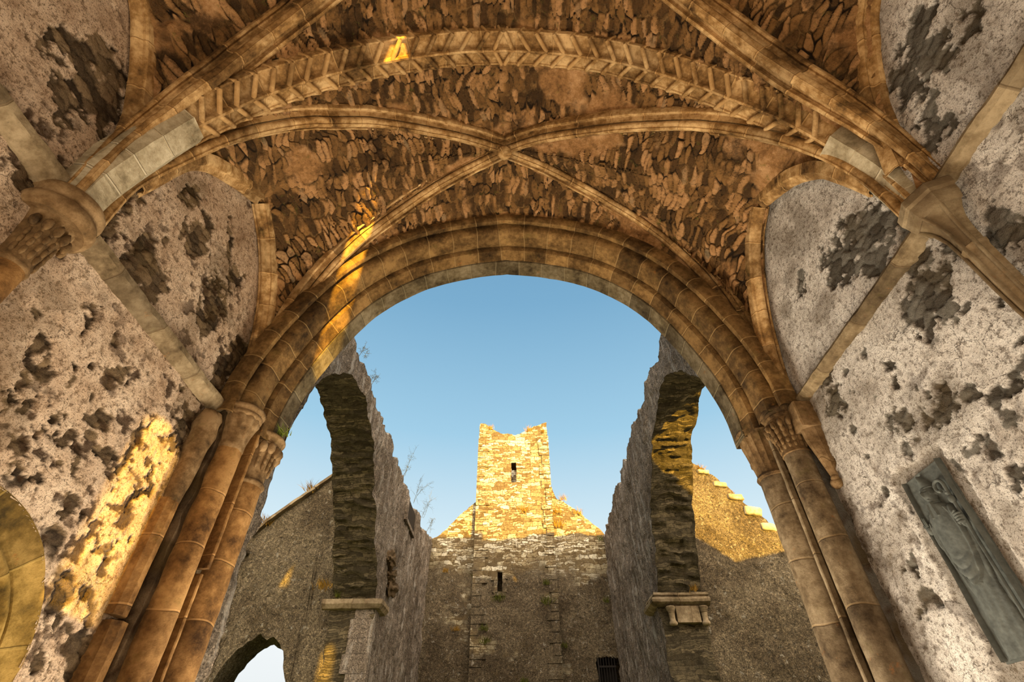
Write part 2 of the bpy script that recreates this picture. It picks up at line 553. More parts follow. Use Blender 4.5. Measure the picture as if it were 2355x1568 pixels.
M_STRING = mat_dressed('string_course_stone', srgb(146, 132, 108), srgb(112, 98, 76), srgb(68, 56, 40), srgb(90, 74, 54), .62)
M_EFFIGY = mat_plain('slate_grey_effigy_stone', srgb(78, 82, 80), .7, .4, 9)
M_WEB = mat_rubble_attr('vault_rubble', [(0, srgb(40, 29, 18)), (.3, srgb(86, 62, 36)), (.55, srgb(140, 104, 62)), (.8, srgb(188, 144, 98)), (1, srgb(112, 104, 84))], srgb(134, 104, 66), srgb(36, 26, 16))
M_PLASL = mat_plaster('pitted_lime_plaster', srgb(230, 208, 184), srgb(204, 178, 152), srgb(158, 130, 104), srgb(118, 94, 70), srgb(140, 118, 90), srgb(52, 42, 32))
M_PLASR = mat_plaster('pale_lime_plaster', srgb(236, 232, 228), srgb(208, 202, 196), srgb(156, 146, 136), srgb(116, 106, 96), srgb(128, 125, 118), srgb(74, 68, 60))
M_NAVE = mat_masonry('harled_rubble', .34, .15, [(0, srgb(74, 68, 56)), (.5, srgb(112, 102, 84)), (1, srgb(150, 140, 118))], srgb(90, 80, 62), srgb(196, 192, 176), .45, .4, render=.95, rcol=srgb(126, 113, 90))
M_NAVEIN = mat_masonry('weathered_nave_render', .30, .18, [(0, srgb(84, 78, 68)), (.5, srgb(120, 110, 96)), (1, srgb(160, 150, 136))], srgb(84, 74, 60), srgb(190, 184, 174), .35, .35, render=.95, rcol=srgb(146, 132, 116), streak=.6)
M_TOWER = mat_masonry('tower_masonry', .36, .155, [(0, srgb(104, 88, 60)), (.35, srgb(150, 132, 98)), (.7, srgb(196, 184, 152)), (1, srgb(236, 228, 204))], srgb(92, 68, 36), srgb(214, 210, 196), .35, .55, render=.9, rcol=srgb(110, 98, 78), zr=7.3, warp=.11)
M_SLAB = mat_masonry('arch_soffit_slates', .55, .09, [(0, srgb(66, 58, 42)), (.5, srgb(98, 88, 66)), (1, srgb(132, 118, 90))], srgb(60, 52, 36), srgb(150, 140, 116), .2, .45, mort=.006, warp=.06)
M_DARK = mat_plain('dark_core_stone', srgb(80, 66, 48), .95, .4, 8)  # dark stone, mottled at random
M_IRON_SHADE = mat_plain('iron_and_opening_shade', srgb(30, 26, 23), .7, .4, 30)  # gate iron; also the painted shade of two openings
M_FLOOR = mat_plain('chancel_floor_gravel', srgb(206, 170, 116), .95, .2, 6)
M_TURF = mat_plain('turf', srgb(120, 124, 62), .95, .4, 5)
M_GRASS = mat_plain('dry_grass', srgb(150, 116, 48), .9, .5, 6)
M_WEED = mat_plain('weed_stem', srgb(96, 92, 66), .9, .4, 6)
M_MOSS = mat_plain('green_moss', srgb(84, 88, 34), .95, .5, 18)
M_LEAF = mat_plain('fern_leaf', srgb(104, 118, 44), .85, .4, 12)
#--MATERIALS-END
# ------------------------------------------------------------------ curves of the vault (nose lines of the ribs)
def frames(path, lat):
    T = np.gradient(path, axis=0)
    T /= np.linalg.norm(T, axis=1)[:, None]
    if lat is None:                        # horizontal, to the left of the heading (first to last point)
        h = path[-1] - path[0]
        h[2] = 0
        h /= np.linalg.norm(h)
        lat = np.cross((0, 0, 1), h)
    lat = np.broadcast_to(np.array(lat, float), path.shape)
    D = np.cross(lat, T)
    D /= np.linalg.norm(D, axis=1)[:, None]
    return T, lat, D

WL, WR = -3.10, 2.95                       # inner faces of the chancel side walls
K = (-.1, 3.25, 7.75)
K0 = (-.1, .45, 7.75)
def tpt(x, z):
    return (x, 2.03 + .035*x, z)
T_L = [tpt(*p) for p in ((-2.93, 4.5), (-2.92, 4.84), (-2.85, 5.16), (-2.77, 5.43), (-2.67, 5.74), (-2.52, 6.05), (-2.35, 6.35), (-1.91, 6.86), (-1.35, 7.29), (-.65, 7.62), (-.08, 7.73))]
T_R = [tpt(*p) for p in ((-.08, 7.73), (.4, 7.69), (.8, 7.60), (1.22, 7.41), (1.71, 7.03), (2.08, 6.63), (2.42, 6.2), (2.60, 5.86), (2.79, 5.38), (2.88, 5.0), (2.92, 4.5))]
A_L = [(-2.95, 2.12, 4.5), (-2.97, 2.12, 5.04), (-2.90, 2.15, 5.37), (-2.83, 2.18, 5.6), (-2.69, 2.23, 6.0), (-2.49, 2.31, 6.41), (-2.19, 2.42, 6.8), (-1.86, 2.55, 7.09), (-1.48, 2.7, 7.36), (-.7, 3.01, 7.66), K]
A_R = [K, (.54, 3.52, 7.70), (1.5, 3.94, 7.38), (2.1, 4.19, 6.95), (2.5, 4.34, 6.3), (2.70, 4.42, 5.5), (2.77, 4.45, 4.5)]
B_R = [(2.84, 2.18, 4.5), (2.82, 2.19, 5.05), (2.78, 2.205, 5.28), (2.72, 2.22, 5.50), (2.635, 2.26, 5.78), (2.475, 2.335, 6.15), (2.30, 2.415, 6.45), (2.0, 2.54, 6.84), (1.65, 2.64, 7.07), (1.15, 2.79, 7.33), (.4, 3.05, 7.65), K]
B_L = [K, (-.57, 3.45, 7.67), (-1.08, 3.67, 7.53), (-1.92, 4.02, 7.02), (-2.36, 4.2, 6.48), (-2.62, 4.33, 5.9), (-2.77, 4.4, 5.36), (-2.84, 4.43, 4.94), (-2.87, 4.45, 4.5)]
XL, XR = -3.0, 2.85
S_L1 = [(XL - .13, 2.28, 5.2), (XL - .06, 2.31, 5.45), (XL - .03, 2.34, 5.64), (XL, 2.40, 5.86), (XL, 2.56, 6.1), (XL, 2.9, 6.4), (XL, 3.27, 6.66)]
S_L2 = [(XL, 3.27, 6.66), (XL, 3.66, 6.42), (XL, 3.99, 6.05), (XL, 4.21, 5.62), (XL, 4.33, 5.15), (XL, 4.42, 4.5)]
S_R1 = [(XR + .15, 2.33, 5.1), (XR + .07, 2.37, 5.35), (XR + .04, 2.41, 5.50), (XR, 2.50, 5.72), (XR, 2.78, 6.05), (XR, 3.25, 6.4)]
S_R2 = [(XR, 3.25, 6.4), (XR, 3.58, 6.22), (XR, 3.88, 5.83), (XR, 4.08, 5.4), (XR, 4.22, 4.9), (XR, 4.32, 4.3)]
def mir0(pts, k=1.0):
    return pts
A0_L = [(-2.91, 1.80, 4.5), (-2.90, 1.785, 5.1), (-2.74, 1.74, 5.7), (-2.54, 1.67, 6.15), (-2.29, 1.56, 6.58), (-1.86, 1.36, 7.08), (-1.4, 1.13, 7.38), (-.7, .76, 7.66), K0]
A0_R = [K0, (.6, .08, 7.66), (1.4, -.33, 7.3), (2.1, -.68, 6.6), (2.55, -.93, 5.7), (2.72, -1.02, 4.5)]
B0_R = [(2.88, 1.84, 4.5), (2.84, 1.82, 4.95), (2.63, 1.75, 5.5), (2.28, 1.66, 6.18), (1.75, 1.42, 6.85), (1.15, 1.1, 7.33), (.45, .73, 7.64), K0]
B0_L = [K0, (-.7, .12, 7.66), (-1.5, -.3, 7.3), (-2.2, -.66, 6.6), (-2.7, -.92, 5.7), (-2.9, -1.03, 4.5)]
S0_L1 = [(XL, 1.96, 4.6), (XL, 1.86, 5.0), (XL, 1.73, 5.45), (XL, 1.58, 5.74), (XL, 1.37, 6.03), (XL, 1.12, 6.28), (XL, .45, 6.64)]
S0_L2 = [(XL, .45, 6.64), (XL, -.2, 6.28), (XL, -.75, 5.6), (XL, -1.02, 4.5)]
S0_R1 = [(XR, 1.98, 4.6), (XR, 1.88, 4.9), (XR, 1.77, 5.25), (XR, 1.63, 5.6), (XR, 1.42, 5.92), (XR, 1.18, 6.17), (XR, .45, 6.5)]
S0_R2 = [(XR, .45, 6.5), (XR, -.2, 6.15), (XR, -.75, 5.4), (XR, -1.02, 4.4)]
IH = [(2.62, 4.40), (2.60, 4.85), (2.47, 5.4), (2.17, 6.13), (1.8, 6.7), (1.22, 7.17), (.55, 7.41), (0, 7.50)]
def icurve(y, off=0.0, n=120, half=None, cx=-.1):
    """intrados of the chancel arch, left springer to right springer, pushed out by off."""
    Lp = spline([(cx - d, y, z) for d, z in IH], n//2)
    Rp = spline([(cx + d, y, z) for d, z in IH[::-1]], n//2)
    def push(P):
        T, la, D = frames(P, (0, 1, 0))
        return P - D*off
    Lp, Rp = push(Lp), push(Rp)
    if half == 'L':
        return Lp
    if half == 'R':
        return Rp
    return np.concatenate([Lp, Rp[1:]])

# ------------------------------------------------------------------ the vault webs
ROOM = np.array((0., 2., 4.))
def lift(pts, n, d, lat=None):
    P = spline(pts, n)
    T, la, D = frames(P, lat)
    # blend the end so that the curve still starts and ends at the springer
    return P - D*d
def web(name, arch1, arch2, diag1, diag2, nt, label_seed, sw=.06, sl=.21, amp=.05, plas_bias=-.02, bulge=.10, ax='y', c=0.0):
    """arch1+arch2: lifted arch halves (springer > apex > springer); diag1+diag2 the lifted ribs over the same run."""
    A = np.concatenate([arch1, arch2[1:]])
    Dg = np.concatenate([diag1, diag2[1:]])
    t = np.linspace(0, 1, nt)[:, None, None]
    P = A[None]*(1 - t) + Dg[None]*t
    sA, sD = arclen(A), arclen(Dg)
    S = sA[None]*(1 - t[..., 0]) + sD[None]*t[..., 0]
    Lh = np.linalg.norm(Dg - A, axis=1)
    Tt = t[..., 0]*Lh[None]
    gu, gv = np.gradient(P, axis=1), np.gradient(P, axis=0)
    N = np.cross(gu, gv)
    N /= np.maximum(np.linalg.norm(N, axis=2), 1e-9)[..., None]
    N *= np.sign(((ROOM - P)*N).sum(-1))[..., None]
    P = P - N*(bulge*4*t*(1 - t))*np.clip(Lh/1.2, 0, 1)[None, :, None]
    if ax == 'y':            # cells whose stones run along the length of the chancel
        S, Tt2 = np.arctan2((P[..., 2] - 4.4)/3.3, (P[..., 0] + .1)/3.0)*3.15, P[..., 1]
    else:                    # side cells, stones run out from the wall
        S, Tt2 = np.arctan2((P[..., 2] - 4.4)/2.3, (P[..., 1] - c)/1.25)*1.75, P[..., 0]
    W = np.stack([fbm(P*3.2, 3, label_seed + k) - .5 for k in range(2)], -1)
    u, v = (S + W[..., 0]*.16)/sw, (Tt2 + W[..., 1]*.3)/sl
    v = v + _h(np.floor(u*.33).astype(np.int64), np.zeros(u.shape, np.int64), np.zeros(u.shape, np.int64), label_seed)*.0
    d1, ed, cid = voro(u, v, label_seed, .8)
    rnd = cid
    stone = sstep(.02, .17, ed)
    near = np.minimum(Tt, (Lh[None] - Tt))
    pm = fbm(P*1.7, 4, label_seed + 50) + .18*np.exp(-(near/.22)**2) + .30*sstep(6.7, 5.2, P[..., 2]) + plas_bias
    plas = sstep(.60, .68, pm)
    hgt = stone*(.25 + rnd)*amp*.72*(1 - .85*plas) + plas*.018 + (fbm(P*9, 3, label_seed + 9) - .5)*.02
    P = P + N*hgt[..., None]
    mb = MB()
    mb.grid(P, np.stack([S, Tt], -1), cell=(cid*.7 + .3*fbm(P*6, 2, label_seed + 3)), edge=ed, plas=plas)
    o = mb.build(name, M_WEB, smooth=180)
    return struct(o)

LI = .15
nS = 330
# west bay
dAL, dAR = lift(A_L, nS, LI), lift(A_R, nS, LI)
dBR, dBL = lift(B_R, nS, LI), lift(B_L, nS, LI)
tL, tR = lift(T_L, nS, .14), lift(T_R, nS, .14)
wL1, wL2 = lift(S_L1, nS, .05, (-1, 0, 0)), lift(S_L2, nS, .05, (-1, 0, 0))
wR1, wR2 = lift(S_R1, nS, .05, (-1, 0, 0)), lift(S_R2, nS, .05, (-1, 0, 0))
cL, cR = icurve(4.36, .27, 2*nS, 'L'), icurve(4.36, .27, 2*nS, 'R')
out = lambda P, dx: P + np.array((dx, 0, 0))
web('ceiling', tL, tR, dAL, dBR[::-1] if False else dBR[::-1], 110, 11, plas_bias=.0)
web('ceiling', out(wL1, -.06), out(wL2, -.06), dAL, dBL, 190, 23, sw=.06, sl=.2)
web('ceiling', out(wR1, .06), out(wR2, .06), dBR, dAR, 190, 37, sw=.06, sl=.2)
web('ceiling', cL, cR, dBL[::-1], dAR, 110, 41)
# east bay, over the camera
eAL, eAR = lift(A0_L, nS, LI), lift(A0_R, nS, LI)
eBR, eBL = lift(B0_R, nS, LI), lift(B0_L, nS, LI)
vL1, vL2 = lift(S0_L1, nS, .05, (1, 0, 0)), lift(S0_L2, nS, .05, (1, 0, 0))
vR1, vR2 = lift(S0_R1, nS, .05, (1, 0, 0)), lift(S0_R2, nS, .05, (1, 0, 0))
web('ceiling', tL, tR, eAL, eBR[::-1], 150, 53, plas_bias=-.03)
web('ceiling', out(vL1, -.06), out(vL2, -.06), eAL, eBL, 190, 61)
web('ceiling', out(vR1, .06), out(vR2, .06), eBR, eAR, 190, 71)
yE = -1.12
kL = icurve(yE, .33, 2*nS, 'L')
kR = icurve(yE, .33, 2*nS, 'R')
web('ceiling', kL, kR, eBL[::-1], eAR, 60, 83)

# ------------------------------------------------------------------ chancel walls
LB = [[2.95, 5.583, 2.137, 1.842, 3.847, -2.83], [2.859, 4.778, 3.201, 2.774, 4.453, -3.962], [3.538, 5.305, 2.649, 2.279, 2.318, -2.19], [2.192, 4.801, 4.801, 4.177, 4.254, -2.893], [2.226, 5.095, 3.263, 2.834, 8.289, -5.252], [3.621, 5.073, 4.178, 3.596, 3.949, -4.068], [2.517, 3.462, 7.301, 6.388, 6.847, -9.016], [2.823, 3.316, 9.333, 8.156, 9.356, -14.919], [2.478, 3.299, 20.506, 17.962, 9.137, -12.928], [2.597, 3.35, 13.276, 11.617, 14.896, -21.463], [1.153, 5.324, 5.774, 5.043, 9.336, -2.925], [1.4, 5.384, 6.365, 5.549, 3.714, -1.383], [1.457, 5.077, 7.428, 6.484, 5.619, -2.363], [1.676, 4.535, 6.244, 5.459, 5.357, -3.048], [1.294, 5.591, 2.808, 2.447, 8.523, -2.792], [1.596, 5.486, 4.542, 3.952, 3.827, -1.578], [1.312, 4.61, 11.491, 10.067, 9.46, -4.138], [2.628, 5.804, 3.864, 3.333, 9.57, -5.958], [3.035, 3.961, 7.993, 6.949, 4.592, -5.783], [3.032, 3.324, 5.516, 4.813, 6.579, -11.206], [3.342, 5.998, 6.429, 5.514, 2.841, -2.145], [3.676, 5.806, 4.302, 3.686, 5.208, -4.515], [3.953, 4.419, 5.617, 4.842, 8.691, -11.968], [4.13, 4.063, 2.596, 2.24, 2.124, -3.483], [1.992, 5.819, 4.725, 4.093, 4.304, -2.034]]
RBS = [[2.561, 5.002, -1.83, -1.71, 3.244, -2.325], [2.934, 5.06, -2.167, -2.031, 3.332, -2.696], [2.654, 4.715, -3.259, -3.043, 4.425, -3.581], [2.278, 4.776, -3.675, -3.424, 5.083, -3.457], [2.514, 4.101, -3.1, -2.88, 2.466, -2.331], [2.398, 4.398, -4.519, -4.204, 6.131, -4.962], [2.942, 3.478, -5.382, -4.996, 3.433, -4.992], [3.313, 3.632, -5.546, -5.166, 4.139, -6.3], [3.839, 4.095, -3.964, -3.716, 3.607, -5.244], [1.276, 5.434, -2.765, -2.57, 3.992, -1.251], [1.614, 5.015, -4.948, -4.597, 4.353, -1.942], [1.52, 5.463, -4.35, -4.049, 4.054, -1.51], [1.818, 4.009, -3.906, -3.611, 6.426, -4.526], [2.108, 4.224, -5.461, -5.065, 6.955, -5.252], [2.364, 5.026, -3.676, -3.432, 8.114, -5.327], [3.513, 5.354, -7.696, -7.255, 5.568, -4.997], [3.814, 4.401, -6.857, -6.439, 3.719, -4.811], [3.983, 2.786, -12.384, -11.527, 7.432, -22.46], [3.113, 3.945, -6.441, -6.004, 7.351, -9.177], [1.073, 5.106, -8.083, -7.486, 13.672, -3.907], [2.8, 2.868, -9.409, -8.694, 6.006, -11.96], [2.576, 3.149, -9.259, -8.558, 8.542, -13.003]]

NY, NZ, NR = 2.78, 2.02, .86               # niche arch in the left wall: centre and outer radius
EY0, EY1, EZ0, EZ1 = 3.20, 3.63, 2.02, 3.24   # effigy slab in the right wall

def side_wall(name, x, sgn, blobs, seed, mat, pit_amt):
    """sgn: +1 if the room lies towards +x."""
    ys = np.arange(-1.15, 4.66, .0135)
    zs = np.concatenate([np.linspace(0, 1.55, 30), np.arange(1.57, 6.9, .0135)])
    Y, Z = np.meshgrid(ys, zs)
    P = np.stack([np.full_like(Y, x), Y, Z], -1)
    wy = (fbm(P*7, 4, seed) - .5)*.34 + (fbm(P*25, 3, seed + 4) - .5)*.10
    wz = (fbm(P*7, 4, seed + 1) - .5)*.34 + (fbm(P*25, 3, seed + 5) - .5)*.10
    f = np.full(Y.shape, 9.0)
    for (cy, cz, a, b, c, d) in blobs:
        dy, dz = Y + wy - cy, Z + wz - cz
        f = np.minimum(f, np.hypot(a*dy + b*dz, c*dy + d*dz))
    rub = sstep(1.02, .92, f + .3*sstep(.54, .60, fbm(P*13, 4, seed + 21)))
    # loose flaking everywhere, more along the ribs
    n1 = fbm(P*1.9, 5, seed + 20)
    rub = np.maximum(rub, sstep(.70, .72, n1))
    d1, ed, cid = voro((Y + wy*.25)/.15, (Z + wz*.25)/.075, seed + 2, .8)
    # wormed, pitted lower plaster
    pn = fbm(P*np.array((1, 10, 12)), 4, seed + 31)
    reg = sstep(.44, .66, fbm(P*1.3, 3, seed + 33) + .10*sstep(4.6, 3.0, Z) - .10*sstep(4.45, 4.6, Z))
    pit = sstep(.60, .66, pn)*reg*pit_amt
    big = sstep(.715, .735, fbm(P*np.array((1, 7., 7.)), 4, seed + 35) + .05*sstep(4.2, 3.2, Z)*pit_amt)*sstep(4.6, 4.3, Z)
    rub = np.maximum(rub, big)
    h = (fbm(P*1.1, 3, seed + 40) - .5)*.05 + (fbm(P*5.5, 4, seed + 41) - .5)*.016*(1 + .4*reg)
    h += (fbm(P*24, 3, seed + 42) - .5)*.012*(1 + .6*reg)
    h -= rub*(.018 + .016*(1 - sstep(.05, .25, ed)) - .018*cid) + pit*.010
    mos = sstep(.52, .68, fbm(P*2.3, 4, seed + 44)) * .6
    mos = np.maximum(mos, sstep(.55, .0, np.abs(4.5 - Y))*sstep(.42, .6, fbm(P*8, 4, seed + 45)))
    keep = None
    cy, cz = Y[:-1, :-1] + .007, Z[:-1, :-1] + .007
    if sgn > 0:
        r = np.where(cz > NZ, np.hypot(cy - NY, cz - NZ), np.abs(cy - NY))
        keep = r > NR
        rv = np.where(Z > NZ, np.hypot(Y - NY, Z - NZ), np.abs(Y - NY))
        # clean edge: snap the ring of vertices next to the opening
        ring = np.exp(-((rv - NR)/.05)**2)
        h = h*(1 - ring*.7)
        rub = rub*(1 - ring)
    else:
        e = np.maximum(np.maximum(EY0 - Y, Y - EY1), np.maximum(EZ0 - Z, Z - EZ1)) + wy*.5
        inn = sstep(.10, .07, e)
        h = h*(1 - inn) - inn*.03 + inn*(fbm(P*14, 3, seed + 60) - .5)*.012
        rub = rub*(1 - inn)
        pit = pit*(1 - inn)
        mos = np.maximum(mos*(1 - inn), inn*.8)
    P[..., 0] += sgn*h
    mb = MB()
    mb.grid(P, np.stack([Y, Z], -1), keep=keep, rub=rub, pit=pit, mos=mos, cell=cid)
    # the body of the wall behind the face
    b = x - sgn*.16
    o = mb.build(name, mat, smooth=180)
    return struct(o)

wall_l = side_wall('wall_left', WL, +1, LB, 101, M_PLASL, 1.0)
wall_r = side_wall('wall_right', WR, -1, RBS, 151, M_PLASR, .55)

def core(name, boxes, mat=None):
    mb = MB()
    for b in boxes:
        mb.box(*b)
    return struct(mb.build(name, mat or M_DARK))
# wall cores and the stone over the vault, which keep the daylight out
core('wall_left_core', [(WL - 1.1, WL - .32, -1.4, 5.1, 0, 9.2)])
core('wall_right_core', [(WR + .22, WR + 1.1, -1.4, 5.1, 0, 9.2)])
roof = MB()
roof.box(WL - 1.1, WR + 1.1, -1.4, 5.1, 8.75, 9.25)
struct(roof.build('roof_over_vault', M_DARK))
fl = MB()
fl.box(WL - .3, WR + .3, -1.4, 5.2, -.3, 0)
struct(fl.build('floor', M_FLOOR))
gr = MB()
gr.box(-60, 60, 5.2, 70, -.3, -.02)
gr.box(-60, 60, -60, -1.4, -.3, -.02)
gr.box(-60, WL - .3, -1.4, 5.2, -.3, -.02)
gr.box(WR + .3, 60, -1.4, 5.2, -.3, -.02)
struct(gr.build('ground', M_TURF))

# east wall with its three lancets (behind the camera)
def pierced(mb, x0, x1, z0, z1, y0, y1, holes):
    """wall in the plane y with round-headed holes (cx, half, zb, zs, zt)."""
    step = .05
    xs = np.arange(x0, x1 + .001, step)
    zs = np.arange(z0, z1 + .001, step)
    cuts = sorted({*[round(h[0] - h[1], 4) for h in holes], *[round(h[0] + h[1], 4) for h in holes]})
    xs = np.unique(np.round(np.concatenate([xs, cuts]), 4))
    cz = sorted({*[h[2] for h in holes], *[h[4] for h in holes]})
    zs = np.unique(np.round(np.concatenate([zs, cz]), 4))
    X, Zz = np.meshgrid(xs, zs)
    mx, mz = (X[:-1, :-1] + X[1:, 1:])/2, (Zz[:-1, :-1] + Zz[1:, 1:])/2
    keep = np.ones(mx.shape, bool)
    for cx, hw, zb, zsp, zt in holes:
        top = zsp + (zt - zsp)*np.sqrt(np.clip(1 - ((mx - cx)/hw)**2, 0, 1))
        keep &= ~((np.abs(mx - cx) < hw) & (mz > zb) & (mz < top))
    for y in (y0, y1):
        mb.grid(np.stack([X, np.full_like(X, y), Zz], -1), np.stack([X, Zz], -1), keep=keep)
    for cx, hw, zb, zsp, zt in holes:
        a = np.linspace(0, math.pi, 17)
        loop = [(cx + hw, zb)] + [(cx + hw*math.cos(t), zsp + (zt - zsp)*math.sin(t)) for t in a] + [(cx - hw, zb), (cx + hw, zb)]
        Lp = np.array(loop)
        mb.grid(np.stack([np.stack([Lp[:, 0], np.full(len(Lp), y), Lp[:, 1]], -1) for y in (y0, y1)]))
mb = MB()
EAST = [(.11, .175, 5.85, 7.55, 7.74), (-1.03, .15, 2.75, 4.1, 4.3), (1.5, .17, 2.4, 4.4, 4.68)]
pierced(mb, WL - .4, WR + .3, 0, 8.8, -1.15, -1.35, EAST)
struct(mb.build('wall_back', M_PLASL))

# wall over and beside the chancel arch
mb = MB()
for y in (4.62, 5.10):
    C1 = icurve(y, .10, 100)
    top = np.stack([np.interp(np.linspace(0, 1, len(C1)), [0, 1], [WL - .3, WR + .3]), C1[:, 1], np.full(len(C1), 9.2)], -1)
    top[:, 0] = np.clip(C1[:, 0]*1.2, WL - 1.0, WR + 1.0)
    t = np.linspace(0, 1, 14)[:, None, None]
    mb.grid(C1[None]*(1 - t) + top[None]*t, None)
core_top = np.stack([icurve(4.62, .10, 100), icurve(5.10, .10, 100)])
mb.box(WL - 1.1, WL + .2, 4.6, 5.1, 4.4, 9.2)
mb.box(WR - .1, WR + 1.1, 4.6, 5.1, 4.4, 9.2)
mb.box(WL - 1.1, WL + .2, 4.60, 5.08, 0, 4.5)
mb.box(WR - .1, WR + 1.1, 4.60, 5.08, 0, 4.5)
struct(mb.build('wall_front', M_DARK))

# ------------------------------------------------------------------ ribs
def half_round(cx, cz, r, n=7, a0=0, a1=180):
    return arcp(cx, cz, r, a0, a1, n)
# lateral, down: from the web on one side to the web on the other; nose at 0
RIBP_SIDE_L = [(.145, -.22), (.145, -.135), (.132, -.112), (.112, -.106), (.104, -.120), (.098, -.140), (.084, -.138), (.070, -.118), (.060, -.092), (.054, -.088)]
RIBP_ROLL = [(.040, -.10)] + [(.056*math.cos(a), -.052 + .044*math.sin(a)) for a in np.linspace(-.7, math.pi/2 - .28, 7)] + [(.014, -.006), (.013, 0.004), (-.013, 0.004), (-.014, -.006)] + [(-.056*math.cos(a), -.052 + .044*math.sin(a)) for a in np.linspace(math.pi/2 - .28, -.7, 7)] + [(-.040, -.10)]
RIBP_SIDE_R = [(-a, b) for a, b in RIBP_SIDE_L[::-1]]
def rib(name, label, pts_list, cat, group, sc_=1.0, lat=None, n=90, t0=.5):
    path = np.concatenate([spline(p, n) if i == 0 else spline(p, n)[1:] for i, p in enumerate(pts_list)])
    mid = path[len(path)//2]
    t = thing(name, label, cat, tuple(path[0]), group)
    for nm, pr in (('side_moulding', RIBP_SIDE_L), ('keel_roll', RIBP_ROLL), ('side_moulding', RIBP_SIDE_R)):
        mb = MB()
        pr2 = [(a*sc_, b*sc_) for a, b in pr]
        # densify so that the wobble and joints read
        f = sstep(4.5, 6.3, path[:, 2])
        sweep(mb, path, lat, pr2, wob=.012, seed=len(label), caps=False, scale=t0 + (1 - t0)*f, push=-.015*(1 - f))
        mb.build(nm, M_RIB, t, smooth=40)
    return t
def latof(a, b):
    h = np.array([b[0] - a[0], b[1] - a[1], 0.0])
    h /= np.linalg.norm(h)
    return np.cross((0, 0, 1), h)
GR = 'diagonal ribs of the vault'
rib('diagonal_rib', 'long moulded rib crossing the vault from the left round capital to the right shafts', [A_L, A_R], 'rib', GR, lat=latof(A_L[0], A_R[-1]), t0=.85)
rib('diagonal_rib', 'long moulded rib crossing the vault from the right angular capital to the left shafts', [B_R, B_L], 'rib', GR, lat=latof(B_R[0], B_L[-1]), t0=.66)
rib('diagonal_rib', 'moulded rib cut by the top frame edge, climbing from the left round capital', [A0_L, A0_R], 'rib', GR, lat=latof(A0_L[0], A0_R[-1]))
rib('diagonal_rib', 'moulded rib cut by the top frame edge, climbing from the right angular capital', [B0_R, B0_L], 'rib', GR, lat=latof(B0_R[0], B0_L[-1]))
WRP = [(.11, -.16), (.11, -.06), (.095, -.045), (.07, -.045), (.055, -.02), (.035, 0), (.01, .004), (-.012, -.002), (-.022, -.03), (-.035, -.05), (-.06, -.055), (-.08, -.045), (-.10, -.07), (-.10, -.16)]
def wallrib(label, parts, lat):
    t = thing('wall_rib', label, 'rib', tuple(parts[0][0]), 'ribs against the side walls')
    for p in parts:
        mb = MB()
        sweep(mb, spline(p, 70), lat, WRP, wob=.01, seed=5, caps=False)
        mb.build('rib_half', M_RIB, t, smooth=40)
    return t
WRP = [(a*.9, b) for a, b in WRP]
wallrib('thin pointed wall rib framing the patchy plaster panel on the left wall', [S_L1, S_L2], (-1, 0, 0))
wallrib('thin pointed wall rib framing the patchy plaster panel on the right wall', [S_R1, S_R2], (-1, 0, 0))
def set_back(pts, dx):
    return [(x + dx, y, z) for x, y, z in pts]
wallrib('dark wall rib running out of the top frame edge on the left', [set_back(S0_L1[1:], -.07), set_back(S0_L2, -.07)], (1, 0, 0))
wallrib('dark wall rib running out of the top frame edge on the right', [set_back(S0_R1[1:], .07), set_back(S0_R2, .07)], (1, 0, 0))
# boss where the west bay's ribs cross
mb = MB()
blob(mb, (K[0], K[1], K[2] - .005), (.10, .10, .045), n=10, m=20, lump=.12)
bo = mb.build('crossing_boss', M_RIB, smooth=60)
tag(bo, 'small plain boss where the two long vault ribs cross', 'boss')

# ------------------------------------------------------------------ transverse arch with the herringbone band
ta = thing('transverse_arch', 'broad arch across the vault carved with a herringbone of chevrons', 'arch', (-3.0, 1.92, 4.5))
TP = np.concatenate([spline(T_L, 260), spline(T_R, 260)[1:]])
TLAT = latof(T_L[0], T_R[-1])
sT = arclen(TP)
iap = 259
def tseg(s0, s1, n=40):
    s = np.linspace(s0, s1, n)
    return np.stack([np.interp(s, sT, TP[:, k]) for k in range(3)], 1)
BODY = [(.24, -.26), (.24, -.10), (.205, -.075), (.185, -.070)]
# bands behind the chevrons: side rolls, recessed slopes, ridge
S0, S1 = 1.26, sT[-1] - 1.14
core_p = [(.185, -.22), (.185, -.12), (.175, -.105), (.160, -.103), (.150, -.115), (.12, -.105), (.08, -.088), (.04, -.07), (.02, -.064), (-.02, -.064), (-.04, -.07), (-.08, -.088), (-.12, -.105), (-.150, -.115), (-.160, -.103), (-.175, -.105), (-.185, -.12), (-.185, -.22)]
mb = MB()
sweep(mb, tseg(S0, S1, 180), TLAT, core_p, wob=.014, seed=3)
bed_ = mb.build('herringbone_band', M_RIB, ta, smooth=40)
mb = MB()
sweep(mb, tseg(S0, S1, 180), TLAT, [(.024, -.08), (.022, -.022), (.010, -.004), (-.010, -.004), (-.022, -.022), (-.024, -.08)], wob=.008, seed=4)
mb.build('ridge_roll', M_RIB, bed_, smooth=40)
def bar(mb, a, b, r, up_, n=7, seg=5):
    """half-round bar from a to b standing on the face whose outward normal is up_."""
    a, b, up_ = np.array(a), np.array(b), np.array(up_)
    d = (b - a)/np.linalg.norm(b - a)
    sd = np.cross(d, up_)
    sd /= np.linalg.norm(sd)
    uu = np.cross(sd, d)
    t = np.linspace(-.15, math.pi + .15, n)
    rows = []
    for k in np.linspace(0, 1, seg):
        c = a + (b - a)*k
        rows.append([c + sd*r*math.cos(x) + uu*r*math.sin(x)*1.15 for x in t])
    mb.grid(rows, None)
    mb.ngon(rows[0])
    mb.ngon(rows[-1], flip=True)
TT, TLa, TD = frames(TP, TLAT)
